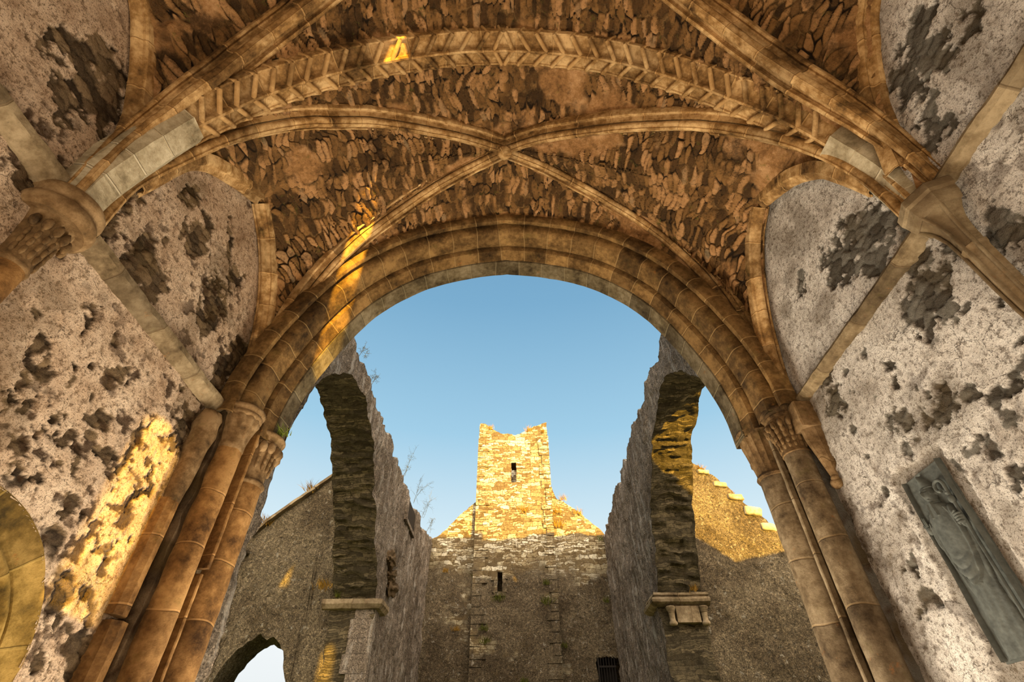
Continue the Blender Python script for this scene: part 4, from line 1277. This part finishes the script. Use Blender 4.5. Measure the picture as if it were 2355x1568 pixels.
hand(mb, (X0 - .03, 3.592, 2.865), 1, [(-.016, .058, 0), (-.005, .064, 0), (.006, .03, .012), (.016, .026, .012)], -1)
mb.build('hand', M_EFFIGY, figo, smooth=60, label='hand raised in blessing')
mb = MB()
c = np.array((X0 - .05, 3.270, 2.825))
blob(mb, c, (.022, .03, .04), lump=.15)
for i in range(4):
    z = c[2] + .028 - i*.018
    tube(mb, [(c[0] + .0, c[1] + .026, z), (c[0] - .020, c[1] + .012, z), (c[0] - .022, c[1] - .010, z), (c[0] - .004, c[1] - .024, z)], [.0095, .0095, .009, .008], 7)
tube(mb, [(c[0], c[1] + .028, c[2] + .02), (c[0] - .018, c[1] + .014, c[2] + .042), (c[0] - .016, c[1] - .006, c[2] + .05)], [.01, .009, .008], 7)
mb.build('hand', M_EFFIGY, figo, smooth=60, label='hand closed around the staff')
# ------------------------------------------------------------------ ruins beyond the arch
def dsp(P, amp=.09, fr=2.3, seed=300, fine=.03):
    """vector field, so that neighbouring faces stay joined."""
    P = np.asarray(P, float)
    w = np.stack([fbm(P*fr, 4, seed + k) - .5 for k in range(3)], -1)*2*amp
    return P + w + np.stack([fbm(P*9, 3, seed + 5 + k) - .5 for k in range(3)], -1)*2*fine
def course(P, seed=310, amp=.05):
    """layered slates: a push that changes from bed to bed."""
    return (fbm(np.stack([P[..., 0]*2.2, P[..., 1]*2.2, P[..., 2]*11], -1), 3, seed) - .5)*2*amp
def nave_wall(name, label, xi, xo, arch, top, y0, y1, seed):
    """long wall with one arched opening; xi inner face, xo outer face. arch: (y, z) from the far pier over the crown to the near jamb."""
    A = spline([(y, z) for y, z in arch], 160)
    mb = MB()
    ty, tz = zip(*top)
    def topz(y, x):
        P = np.stack([np.full_like(y, x)*.4, y*2.2, y*0], -1)
        return np.interp(y, ty, tz) + (fbm(P, 4, seed) - .5)*.28 + np.floor(fbm(P*2.2, 2, seed + 1)*6)*.035
    st = .055
    far, near = A[0, 0], A[-1, 0]
    o = np.argsort(A[:, 0])
    def panel(x, ya, yb, lower):
        ys = np.linspace(ya, yb, max(4, int((yb - ya)/st)))
        lo = lower(ys)
        hi = topz(ys, x)
        n = max(4, int((hi - lo).max()/st))
        t = np.linspace(0, 1, n)[:, None]
        Z = lo[None]*(1 - t) + hi[None]*t
        P = np.stack([np.full_like(Z, x), np.broadcast_to(ys, Z.shape), Z], -1)
        mb.grid(dsp(P, .08, 2.0, seed), np.stack([P[..., 1], P[..., 2]], -1))
    zero = lambda y: np.zeros_like(y)
    for x in (xi, xo):
        panel(x, y0, near, zero)
        panel(x, near, far, lambda y: np.interp(y, A[o, 0], A[o, 1]))
        panel(x, far, y1, zero)
    # wall top
    ys = np.linspace(y0, y1, int((y1 - y0)/st))
    k = np.linspace(0, 1, 14)[:, None]
    ti, to = topz(ys, xi), topz(ys, xo)
    P = np.stack([np.broadcast_to(xi*(1 - k) + xo*k, (14, len(ys))), np.broadcast_to(ys, (14, len(ys))), ti[None]*(1 - k) + to[None]*k + .12*np.sin(k*math.pi)], -1)
    mb.grid(dsp(P, .08, 2.0, seed), np.stack([P[..., 1], P[..., 0]], -1))
    wall = struct(mb.build(name, M_NAVEIN, smooth=60))
    # soffit and pier reveal: laid slates
    mb = MB()
    jf = np.array([(far, z) for z in np.linspace(0, A[0, 1], 90)[:-1]])
    jn = np.array([(near, z) for z in np.linspace(A[-1, 1], 0, 60)[1:]])
    L = np.concatenate([jf, A, jn])
    k = np.linspace(0, 1, 26)
    P = np.stack(np.broadcast_arrays((xi*(1 - k) + xo*k)[None], L[:, None, 0], L[:, None, 1]), -1).astype(float)
    T = np.gradient(L, axis=0)
    T /= np.linalg.norm(T, axis=1)[:, None]
    Nn = np.stack([-T[:, 1], T[:, 0]], 1)            # into the masonry or out of it
    s = arclen(L)
    lay = (fbm(np.stack([P[..., 0]*2.5, np.broadcast_to(s[:, None]*11, P.shape[:2]), P[..., 0]*0], -1), 3, seed + 60) - .5)*.22
    edge = np.minimum(k, 1 - k)[None]
    lay = lay*sstep(-.02, .12, edge) * sstep(4.5, 5.2, P[..., 2])
    P[..., 1] += Nn[:, None, 0]*lay
    P[..., 2] += Nn[:, None, 1]*lay
    mb.grid(dsp(P, .08, 2.0, seed), np.stack(np.broadcast_arrays(k[None]*abs(xo - xi), s[:, None]), -1))
    struct(mb.build(name.replace('wall', 'arch_soffit'), M_SLAB, smooth=50))
    return wall, topz

ARR = [(12.14, 4.7), (11.66, 5.55), (11.27, 6.3), (10.62, 7.08), (10.05, 7.50), (9.38, 7.80), (8.72, 7.90), (8.05, 7.76), (7.45, 7.36), (6.75, 6.6), (6.2, 5.6), (5.95, 4.7)]
ARL = [(11.97, 4.6), (11.2, 5.55), (10.5, 6.35), (9.92, 6.98), (9.35, 7.32), (8.55, 7.58), (7.84, 7.56), (7.3, 7.32), (6.75, 6.9), (6.25, 6.2), (5.95, 5.2), (5.9, 4.7)]
wallR, topR = nave_wall('nave_wall_right', '', 3.10, 4.05, ARR, [(5, 8.7), (8, 8.55), (12, 8.5), (14, 8.45), (16, 8.3), (18.4, 8.2)], 5.12, 18.4, 401)
wallL, topL = nave_wall('nave_wall_left', '', -3.10, -4.03, ARL, [(5, 8.2), (7.2, 8.02), (9, 7.95), (12, 7.82), (14.5, 7.8), (17.7, 8.1), (18.4, 8.2)], 5.12, 18.4, 431)

def plane_wall(name, mat, x0, x1, y, th, topf, lowf=None, st=.055, seed=0, amp=.06, holes=(), y_of=None):
    """wall facing the camera between x0 and x1; topf(x) and lowf(x) give its outline."""
    xs = np.linspace(x0, x1, max(4, int((x1 - x0)/st)))
    lo = np.zeros_like(xs) if lowf is None else lowf(xs)
    hi = topf(xs)
    n = max(6, int((hi - lo).max()/st))
    t = np.linspace(0, 1, n)[:, None]
    Z = lo[None]*(1 - t) + hi[None]*t
    mb = MB()
    X = np.broadcast_to(xs, Z.shape)
    cx, cz = (X[:-1, :-1] + X[1:, 1:])/2, (Z[:-1, :-1] + Z[1:, 1:])/2
    keep = np.ones(cx.shape, bool)
    for hx0, hx1, hz0, hz1 in holes:
        keep &= ~((cx > hx0) & (cx < hx1) & (cz > hz0) & (cz < hz1))
    for k, yy in enumerate((y, y + th)):
        P = np.stack([X, np.full_like(Z, yy), Z], -1)
        mb.grid(dsp(P, amp, 2.0, seed), np.stack([X, Z], -1), keep=keep if k == 0 else None)
    k = np.linspace(0, 1, max(3, int(th/.08)))
    for rowz in ((hi,) if lowf is None else (hi, lo)):
        P = np.stack(np.broadcast_arrays(xs[:, None], (y + th*k)[None], rowz[:, None]), -1)
        mb.grid(dsp(P, amp, 2.0, seed), np.stack([P[..., 0], P[..., 1]], -1))
    for xe, l, h in ((x0, lo[0], hi[0]), (x1, lo[-1], hi[-1])):
        zz = np.linspace(l, h, max(4, int((h - l)/st)))
        P = np.stack(np.broadcast_arrays(np.array(xe), (y + th*k)[None], zz[:, None]), -1)
        mb.grid(dsp(P, amp, 2.0, seed), np.stack([P[..., 1], P[..., 2]], -1))
    return struct(mb.build(name, mat, smooth=60))
def jag(xs, seed, amp=.15, fr=3.0):
    z = xs*0
    return (fbm(np.stack([xs*fr, z, z], -1), 3, seed) - .5)*2*amp + np.floor(fbm(np.stack([xs*fr*1.3, z, z], -1), 2, seed + 2)*7)*amp*.35

# left transept: gable end with a broken archway
GLP = ([-9.2, -7.6, -7.25, -6.66, -5.84, -4.76, -4.0], [5.0, 5.38, 5.45, 5.92, 6.70, 7.66, 8.3])
gl_top = lambda x: np.interp(x, *GLP) + jag(x, 7, .03)
ax = np.array([-6.55, -6.3, -6.1, -5.82, -5.5, -5.2, -4.95, -4.72, -4.6])
az = np.array([0.0, 2.95, 3.45, 3.88, 3.98, 3.92, 3.72, 3.1, 0.0])
def gl_low(x):
    inside = (x > -6.55) & (x < -4.6)
    return np.where(inside, np.interp(x, ax, az) + jag(x, 21, .06, 5.0)*(np.interp(x, ax, az) > .5), 0)
plane_wall('transept_wall_left', M_NAVE, -9.2, -4.0, 12.15, .85, gl_top, gl_low, seed=451)
# right transept: broken wall, lit by the sun
GRP = ([4.0, 4.5, 4.8, 5.2, 5.5, 5.67, 6.0, 6.3, 6.9, 8.0], [8.6, 8.25, 7.95, 7.55, 7.2, 7.0, 6.5, 6.1, 5.8, 5.4])
gr_top = lambda x: np.interp(x, *GRP) + jag(x, 33, .10, 3.5)
plane_wall('transept_wall_right', M_NAVE, 4.0, 8.0, 12.30, .8, gr_top, seed=471)
# the far (east) wall of the right transept, outside the view: added, with its outline shaped to cast the shadow edges in view
EWP = ([4.1, 5.2, 6.2, 7.2, 7.95, 8.3, 9.2, 11.5], [7.95, 7.52, 6.95, 6.45, 5.86, 5.95, 6.12, 6.3])
plane_wall('transept_shade_wall', M_NAVE, 4.1, 11.5, 5.2, .3, lambda x: np.interp(x, *EWP) + jag(x, 91, .03, 3), st=.1, seed=491, amp=.02)

# cross wall and bell tower at the far end of the nave
cl_top = lambda x: np.interp(x, [-3.3, -3.1, -2.75, -1.9, -1.3], [8.25, 8.35, 8.55, 9.4, 9.95]) + jag(x, 41, .05, 3)
cr_top = lambda x: np.interp(x, [1.1, 1.35, 1.5, 2.0, 2.6, 3.3], [10.35, 10.2, 9.75, 9.5, 9.0, 8.3]) + jag(x, 43, .06, 3)
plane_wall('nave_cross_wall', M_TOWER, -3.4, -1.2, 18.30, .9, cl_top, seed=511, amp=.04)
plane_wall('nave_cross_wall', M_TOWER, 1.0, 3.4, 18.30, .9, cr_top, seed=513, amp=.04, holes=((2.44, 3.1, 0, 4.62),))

tw = thing('bell_tower', 'square ruined bell tower with notched top, sunlit above the far cross wall', 'tower', (-.1, 19, 0))
TT_ = ([-1.5, -1.3, -1.2, -.95, -.62, .15, .5, .72, .9, 1.1, 1.3], [13.0, 13.0, 12.95, 12.72, 12.47, 12.47, 12.58, 12.82, 12.9, 12.97, 13.05])
tt = lambda x: np.interp(x, *TT_) + jag(x, 47, .04, 4)
SLH = (-.195, .005, 10.36, 11.2)
SLL = (-.675, -.52, 6.5, 7.08)
def tower():
    st = .045
    mb = MB()
    y0, y1 = 18.0, 20.6
    xs = np.unique(np.round(np.concatenate([np.linspace(-1.49, 1.29, 62), SLH[:2], SLL[:2]]), 4))
    hi = tt(xs)
    fix = np.concatenate([np.arange(0, 12.4, .05), SLH[2:], SLL[2:]])
    zs = np.unique(np.round(fix, 4))
    X, Z = np.meshgrid(xs, zs)
    cx, cz = (X[:-1, :-1] + X[1:, 1:])/2, (Z[:-1, :-1] + Z[1:, 1:])/2
    keep = np.ones(cx.shape, bool)
    for h in (SLH, SLL):
        keep &= ~((cx > h[0]) & (cx < h[1]) & (cz > h[2]) & (cz < h[3]))
    taper = lambda P: np.stack([P[..., 0]*(1 - .006*(np.minimum(P[..., 2], 9) - 9)*0) , P[..., 1], P[..., 2]], -1)
    F = lambda P: dsp(P, .035, 2.2, 521, .022)
    mb.grid(F(np.stack([X, np.full_like(X, y0), Z], -1)), np.stack([X, Z], -1), keep=keep)
    t = np.linspace(0, 1, 16)[:, None]
    Zt = zs[-1]*(1 - t) + hi[None]*t
    Xt = np.broadcast_to(xs, Zt.shape)
    mb.grid(F(np.stack([Xt, np.full_like(Zt, y0), Zt], -1)), np.stack([Xt, Zt], -1))
    # wall thickness at the top, and the rear wall
    k = np.linspace(0, 1, 9)
    P = np.stack(np.broadcast_arrays(xs[:, None], (y0 + .55*k)[None], hi[:, None]), -1)
    mb.grid(F(P), P[..., :2])
    for yy in (y0 + .55, y1):
        t2 = np.linspace(0, 1, 60)[:, None]
        Zb = hi[None]*t2*.97
        if yy == y1:
            Zb = (hi[None]*.2 + 9.9)*t2
        mb.grid(F(np.stack([np.broadcast_to(xs, Zb.shape), np.full_like(Zb, yy), Zb], -1)), np.stack([np.broadcast_to(xs, Zb.shape), Zb], -1), keep=None if yy == y1 else np.ones((59, len(xs) - 1), bool) & ~((((xs[:-1] + xs[1:])/2 > -.4) & ((xs[:-1] + xs[1:])/2 < .2))[None] & ((Zb[:-1, :-1] > 10.2) & (Zb[:-1, :-1] < 11.4))))
    for xe in (-1.49, 1.29):
        h = float(tt(np.array([xe]))[0])
        Yg, Zg = np.meshgrid(np.linspace(y0, y1, 40), np.linspace(0, h, 200))
        P = np.stack([np.full_like(Yg, xe), Yg, Zg], -1)
        mb.grid(F(P), np.stack([Yg, Zg], -1))
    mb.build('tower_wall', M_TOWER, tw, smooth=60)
    for nm, (a, b, c, d) in (('upper_slit', SLH), ('lower_slit', SLL)):
        mb = MB()
        L = [(a, c), (a, d), ((a + b)/2, d + .0), (b, d), (b, c), (a, c)]
        mb.grid([[(x, y, z) for x, z in L] for y in (y0 - .005, y0 + .6)], None)
        mb.build('slit_reveal', M_DARK, tw)
tower()
# dressed stones round the lower slit, and the tower's corner stones
mb = MB()
for (a, b, c, d) in ((-.86, -.685, 6.45, 6.64), (-.80, -.685, 6.65, 6.82), (-.90, -.685, 6.83, 7.10), (-.51, -.36, 6.45, 6.70), (-.51, -.40, 6.71, 6.86), (-.51, -.34, 6.87, 7.10), (-.74, -.45, 7.11, 7.20), (-.80, -.40, 6.34, 6.44)):
    mb.box(a, b, 17.955, 18.05, c, d)
mb.build('slit_surround', M_TOWER, tw)
random.seed(5)
z = 3.6
while z < 12.3:
    h = random.uniform(.2, .42)
    w = random.uniform(.22, .5)
    mb = MB(); mb.box(-1.52, -1.49 + w, 17.95, 18.3, z, z + h - .02); mb.build('corner_stone', M_TOWER, tw)
    w = random.uniform(.2, .45)
    mb = MB(); mb.box(1.31 - w, 1.325, 17.95, 18.3, z + .08, z + .08 + h - .02); mb.build('corner_stone', M_TOWER, tw)
    z += h

# barred doorway at the foot of the cross wall
dk = MB()
dk.box(2.40, 3.1, 18.9, 19.1, 0, 4.7)  # dark panel behind the bars, standing in for the doorway's shade
struct(dk.build('doorway_shade_panel', M_IRON_SHADE))
t = thing('iron_gate', 'dark barred iron gate in the doorway right of the bell tower', 'gate', (2.75, 18.3, 0))
mb = MB()
mb.box(2.44, 3.0, 18.24, 18.28, 4.35, 4.40); mb.box(2.44, 3.0, 18.24, 18.28, .3, .35); mb.box(2.44, 2.48, 18.23, 18.29, 0, 4.6)
mb.build('rail', M_IRON_SHADE, t)
for i in range(6):
    mb = MB()
    tube(mb, [(2.54 + i*.085, 18.26, .1), (2.54 + i*.085, 18.26, 4.6)], .013, 7)
    mb.build('bar', M_IRON_SHADE, t, smooth=60)

# ------------------------------------------------------------------ gable coping and loose wall-top stones
t = thing('gable_coping', 'row of flat coping slabs along the sloping left transept gable', 'coping', (-6, 12.2, 6))
cp = spline([(-7.15, 5.52), (-6.66, 5.98), (-5.84, 6.76), (-4.76, 7.72), (-4.2, 8.2)], 60)
for i in range(6):
    a, b = cp[i*10], cp[min(59, i*10 + 10)]*1.0
    mb = MB()
    d = (b - a)/np.linalg.norm(b - a)
    nn = np.array((-d[1], d[0]))
    rows = []
    for kk in np.linspace(0, 1, 8):
        c = a + (b - a)*kk
        rows.append([(c[0] + nn[0]*h, y, c[1] + nn[1]*h) for y, h in ((12.02, -.02), (12.02, .045), (12.06, .06), (12.9, .06), (12.95, -.02))])
    R = dsp(np.array(rows), .02, 3, 600 + i, .012)
    mb.grid(R, None, wrap=True); mb.ngon(R[0]); mb.ngon(R[-1], flip=True)
    mb.build('coping_slab', M_STRING, t, smooth=35)
def stone(label, c, r, seed, group, mat=None, rot=0.0):
    mb = MB()
    n = 14
    th = np.linspace(0, math.pi, n); ph = np.linspace(0, 2*math.pi, 20, endpoint=False)
    Tt, Ph = np.meshgrid(th, ph, indexing='ij')
    D = np.stack([np.sin(Tt)*np.cos(Ph), np.sin(Tt)*np.sin(Ph), np.cos(Tt)], -1)
    D = np.sign(D)*np.abs(D)**.38
    D = D*(1 + .35*(fbm(D*1.6 + seed*2.7, 3, seed)[..., None] - .5))
    P = D*np.array(r)
    cs, sn = math.cos(rot), math.sin(rot)
    P = np.stack([P[..., 0]*cs - P[..., 2]*sn, P[..., 1], P[..., 0]*sn + P[..., 2]*cs], -1)
    mb.grid(P + np.array(c), np.stack([Ph*.1, Tt*.1], -1), wrap=True, flip=True)
    tag(mb.build('wall_top_stone', mat or M_TOWER, smooth=50), label, 'stone', group)
GS = 'loose stones on the left transept wall'
for i, (x, z, rx, rz) in enumerate(((-7.12, 5.36, .20, .09), (-6.86, 5.62, .15, .07), (-6.55, 5.72, .20, .08))):
    stone(('pale stone lowest on the left gable slope, by the shaft', 'pale stone second from the bottom of the left gable slope', 'pale flat stone under the coping, third up the left gable slope')[i], (x, 12.12, z), (rx, .15, rz), i, GS, rot=.3)
GS = 'blocks on the broken right transept wall'
for i, (x, z, rx, rz) in enumerate(((4.95, 7.80, .16, .07), (5.30, 7.45, .18, .08), (5.60, 7.10, .20, .09), (5.92, 6.72, .22, .13), (6.18, 6.32, .20, .11))):
    stone(('sunlit block highest on the stepped right transept wall', 'sunlit block second from the top of the stepped right transept wall', 'sunlit block in the middle of the stepped right transept wall', 'big sunlit block low on the stepped right transept wall', 'sunlit block lowest on the stepped right transept wall, by the shaft')[i], (x, 12.42, z - .02), (rx, .2, rz*.9), 20 + i, GS, mat=M_GREY, rot=-.12)

# ------------------------------------------------------------------ imposts of the crossing piers
t = thing('pier_impost', 'plain stone ledge on the left crossing pier', 'impost', (-3.5, 11.9, 4.5))
IMP = [(0, .0), (.16, .0), (.17, -.02), (.17, -.10), (.10, -.18), (0, -.19)]
def wrap_ledge(mb, corner, xlen, ylen, sx, z, prof, seed):
    """ledge on the camera side and round the nave side; corner = (x, y) of the pier, sx = direction of the wall thickness."""
    cx, cy = corner
    rows = []
    for (px, py, dx, dy) in [(cx + sx*k*xlen, cy, 0, -1) for k in np.linspace(1, .02, 14)] + [(cx, cy, -sx, -1)] + [(cx, cy + k*ylen, -sx, 0) for k in np.linspace(.02, 1, 14)]:
        rows.append([(px + dx*o, py + dy*o, z + h) for o, h in prof])
    R = dsp(np.array(rows, float), .012, 4, seed, .008)
    q = arclen(np.array(prof))
    mb.grid(R, np.stack(np.broadcast_arrays(np.arange(len(rows))[:, None]*.08, q[None]), -1))
    mb.ngon(R[0]); mb.ngon(R[-1], flip=True)
mb = MB(); wrap_ledge(mb, (-3.1, 11.97), 1.15, .55, -1, 4.66, IMP, 701)
mb.build('ledge', M_STRING, t, smooth=30)
t2 = thing('pier_impost', 'moulded stone ledge on two little corbel shafts, right crossing pier', 'impost', (3.5, 12.1, 4.5))
mb = MB(); wrap_ledge(mb, (3.10, 12.14), 1.10, .8, 1, 4.78, [(0, .0), (.10, .0), (.11, -.05), (.07, -.08), (.15, -.11), (.18, -.15), (.17, -.2), (.08, -.26), (0, -.27)], 711)
mb.build('ledge', M_STRING, t2, smooth=30)
for cx in (3.32, 4.02):
    mb = MB()
    lathe(mb, (cx, 12.06, 0), [(.09, 4.5), (.11, 4.48), (.10, 4.45), (.075, 4.4), (.06, 4.3), (.06, 4.22), (.085, 4.19), (.09, 4.16), (.07, 4.13), (.0, 4.12)], 0, 360, 20)
    mb.build('corbel_shaft', M_STRING, t2, smooth=60)
mb = MB(); mb.box(3.42, 3.92, 12.02, 12.2, 4.18, 4.5); mb.build('frieze_block', M_STRING, t2)
# dressed corner stones of the left pier below its ledge
random.seed(9)
t = thing('pier_quoins', 'pale dressed corner stones of the left crossing pier below the ledge', 'corner stones', (-3.1, 11.97, 0))
z = 2.0
while z < 4.4:
    h = random.uniform(.28, .4)
    mb = MB(); w = random.uniform(.35, .6)
    mb.box(-3.12 - w, -3.075, 11.93, 12.3, z, z + h - .006)
    mb.build('corner_stone', M_NAVEIN, t)
    z += h
# broken bracket on the nave face, left
t = thing('broken_bracket', 'dark broken stone bracket on the nave face of the left wall', 'bracket', (-3.1, 11.4, 5.2))
def at_x(x, y, z):
    return (x, y, z)
for i, (dy, dz, r) in enumerate(((12.55, 5.72, .20), (12.75, 5.42, .14), (12.95, 5.2, .20))):
    mb = MB(); blob(mb, (-3.06, dy, dz), (.13, r*1.3, r*.8), lump=.9, seed=i*5 + 3, n=16, m=22); mb.build('broken_stone', M_DARK, t, smooth=60)
# small window high in the left nave wall
t = thing('clerestory_window', 'small dark square opening near the top of the left nave wall', 'window', (-3.1, 14, 7.3))
mb = MB()
mb.box(-3.14, -3.02, 13.55, 14.75, 7.08, 7.18); mb.box(-3.14, -3.02, 13.45, 13.57, 7.1, 7.75); mb.box(-3.14, -3.03, 14.72, 14.86, 7.1, 7.75)
mb.build('surround', M_NAVEIN, t)
mb = MB(); mb.box(-3.06, -3.045, 13.57, 14.72, 7.18, 7.72); mb.build('recess_shade_panel', M_IRON_SHADE, t)  # thin dark panel on the wall face, painted as the opening's shade

# ------------------------------------------------------------------ plants on the ruins
def tuft(label, c, h, n, seed, mat=None, spread=.5, group='grass tufts on the ruins', name='grass_tuft', nrm=(0, -1, .3), w=.008):
    rng = np.random.default_rng(seed)
    mb = MB()
    nv = np.array(nrm, float)
    for i in range(n):
        b = np.array(c) + rng.normal(0, 1, 3)*np.array((spread*.35, .05, spread*.15))*h*1.5
        d = np.array((rng.normal(0, spread), rng.normal(0, spread*.6), 1.0))*.8 + nv*.5
        d /= np.linalg.norm(d)
        L = h*rng.uniform(.5, 1.1)
        t_ = np.linspace(0, 1, 5)
        droop = np.array((0, 0, -1))*L*.45*rng.uniform(.2, 1)
        P = b + d*L*t_[:, None] + droop*(t_**2)[:, None] + nv*L*.1*(t_**2)[:, None]
        sd = np.cross(d, (rng.normal(), rng.normal(), rng.normal()))
        sd /= np.linalg.norm(sd)
        ww = (w*(1.05 - t_))[:, None]*sd
        mb.grid(np.stack([P - ww, P + ww], 1), None)
    tag(mb.build(name, mat or M_GRASS), label, 'grass' if name == 'grass_tuft' else 'plant', group)
def weed(label, c, h, seed, group, mat=None, lean=(0, 0)):
    rng = np.random.default_rng(seed)
    mb = MB()
    def branch(p, d, L, r, lvl):
        n = 6
        P = [np.array(p)]
        for k in range(n):
            d = d + rng.normal(0, .10, 3); d = d/np.linalg.norm(d)
            P.append(P[-1] + d*L/n)
        tube(mb, P, np.linspace(r, r*.5, n + 1), 5)
        if lvl < 2:
            for k in range(2, n + 1):
                for _ in range(2 if lvl == 0 else 1):
                    dd = d*.6 + rng.normal(0, .55, 3); dd /= np.linalg.norm(dd)
                    branch(P[k], dd, L*rng.uniform(.22, .42), r*.55, lvl + 1)
        else:
            blob(mb, P[-1], (r*3.0, r*3.0, r*3.6), n=4, m=5)
    for s in range(2):
        branch(np.array(c) + rng.normal(0, .04, 3)*np.array((1, 1, 0)), np.array((lean[0] + rng.normal(0, .12), lean[1] + rng.normal(0, .12), 1.0)), h*rng.uniform(.6, .85), .005, 0)
    tag(mb.build('dry_weed', mat or M_WEED), label, 'plant', group)
GW = 'dry weeds along the left nave wall top'
for i, (y, dx, h) in enumerate(((7.7, .0, .35), (8.6, .0, .45), (12.6, .02, .75), (14.2, .02, 1.0), (15.6, .05, .8), (16.8, .05, .6))):
    zt = float(topL(np.array([y]), -3.1)[0])
    weed(('dry weed nearest the chancel arch on the left nave wall top', 'twiggy weed second from the chancel arch on the left nave wall top', 'tall weed above the small window on the left nave wall top', 'tallest branching weed on the left nave wall top', 'dry weed just past the tallest one on the left nave wall top', 'dry weed furthest along the left nave wall top, by the cross wall')[i], (-3.08 + dx, y, zt), h, 40 + i, GW, lean=(.25, 0))
GF = 'grass tufts on the bell tower and cross wall'
spots = [(-1.05, 12.75, .22, 'M_GRASS', 'dry grass on the left corner of the tower top'), (.55, 12.62, .28, 'M_GRASS', 'dry grass in the notch at the right of the tower top'), (1.12, 12.55, .2, 'M_GRASS', 'dry grass just under the right corner of the tower top'),
         (.25, 9.2, .32, 'M_GRASS', 'brown grass clump in the middle of the sunlit tower face'), (1.45, 9.25, .35, 'M_GRASS', 'brown grass clump where the tower meets the right cross wall'), (1.5, 8.75, .38, 'M_GRASS', 'lower brown grass clump where the tower meets the right cross wall'),
         (-.62, 6.22, .30, 'M_MOSS', 'green tuft just below the lower slit window'), (.95, 6.1, .34, 'M_MOSS', 'green tuft right of the lower slit window, in the shade'), (-1.1, 5.35, .22, 'M_MOSS', 'small green tuft by the lower left corner stones of the tower'), (-1.05, 5.0, .26, 'M_MOSS', 'lowest green tuft beside the left tower corner'), (.15, 3.95, .22, 'M_MOSS', 'green tuft near the bottom edge on the tower face'),
         (.95, 6.7, .2, 'M_MOSS', 'small tuft above the green one right of the slit')]
for i, (x, z, h, m, lb) in enumerate(spots):
    tuft(lb, (x, 17.95 if abs(x) < 1.4 else 18.25, z), h, 60, 60 + i, globals()[m], .55, GF)
spots2 = [(-1.45, 7.0, .25, 'M_MOSS', 'green tuft on the left cross wall against the tower edge'), (-2.5, 7.2, .22, 'M_GRASS', 'brown tuft on the shaded left cross wall, upper'), (-2.0, 5.4, .2, 'M_GRASS', 'brown tuft on the shaded left cross wall, lower'), (3.0, 8.25, .22, 'M_MOSS', 'green moss where the right cross wall meets the nave wall'), (2.3, 9.2, .3, 'M_GRASS', 'thin dry grass on the sloping right cross wall top'), (1.75, 9.75, .3, 'M_GRASS', 'thin dry grass near the tower on the right cross wall top'), (1.45, 4.9, .24, 'M_MOSS', 'dark tuft on the shaded right cross wall near its foot'), (2.95, 6.2, .22, 'M_MOSS', 'green tuft on the right cross wall by the nave wall')]
for i, (x, z, h, m, lb) in enumerate(spots2):
    tuft(lb, (x, 18.24, z), h, 45, 90 + i, globals()[m], .5, GF)
GT = 'plants on the transept walls'
for i, (x, z, h, m, lb) in enumerate(((-7.2, 5.45, .16, 'M_LEAF', 'green plant at the foot of the left gable slope by the shaft'), (-5.3, 7.30, .35, 'M_GRASS', 'thin grass high on the left gable coping'), (-6.2, 6.45, .3, 'M_GRASS', 'thin grass midway along the left gable coping'), (4.9, 7.95, .25, 'M_GRASS', 'grass on top of the stepped right transept wall'), (5.5, 7.25, .22, 'M_GRASS', 'grass in the middle step of the right transept wall'), (6.3, 5.95, .18, 'M_LEAF', 'green tuft at the right transept wall edge beside the thick shaft'))):
    tuft(lb, (x, 12.1 if x < 0 else 12.36, z - (.0 if x < 0 else .10)), h, 50, 120 + i, globals()[m], .5, GT)
tuft('dark grass growing on the ledge of the left crossing pier', (-3.9, 11.85, 4.72), .2, 50, 140, M_MOSS, .6, 'plants on the crossing piers')
tuft('reddish tuft on the ledge of the right crossing pier', (3.9, 12.0, 4.82), .16, 40, 141, M_GRASS, .6, 'plants on the crossing piers')
tuft('dark hanging tuft at the left end of the left pier ledge', (-4.3, 11.9, 4.9), .28, 60, 143, M_GRASS, .6, 'plants on the crossing piers')
tuft('small green fern growing from the bud capital of the left thick shaft', (-2.66, 4.92, 4.52), .15, 40, 142, M_LEAF, .5, None, 'fern', w=.006)
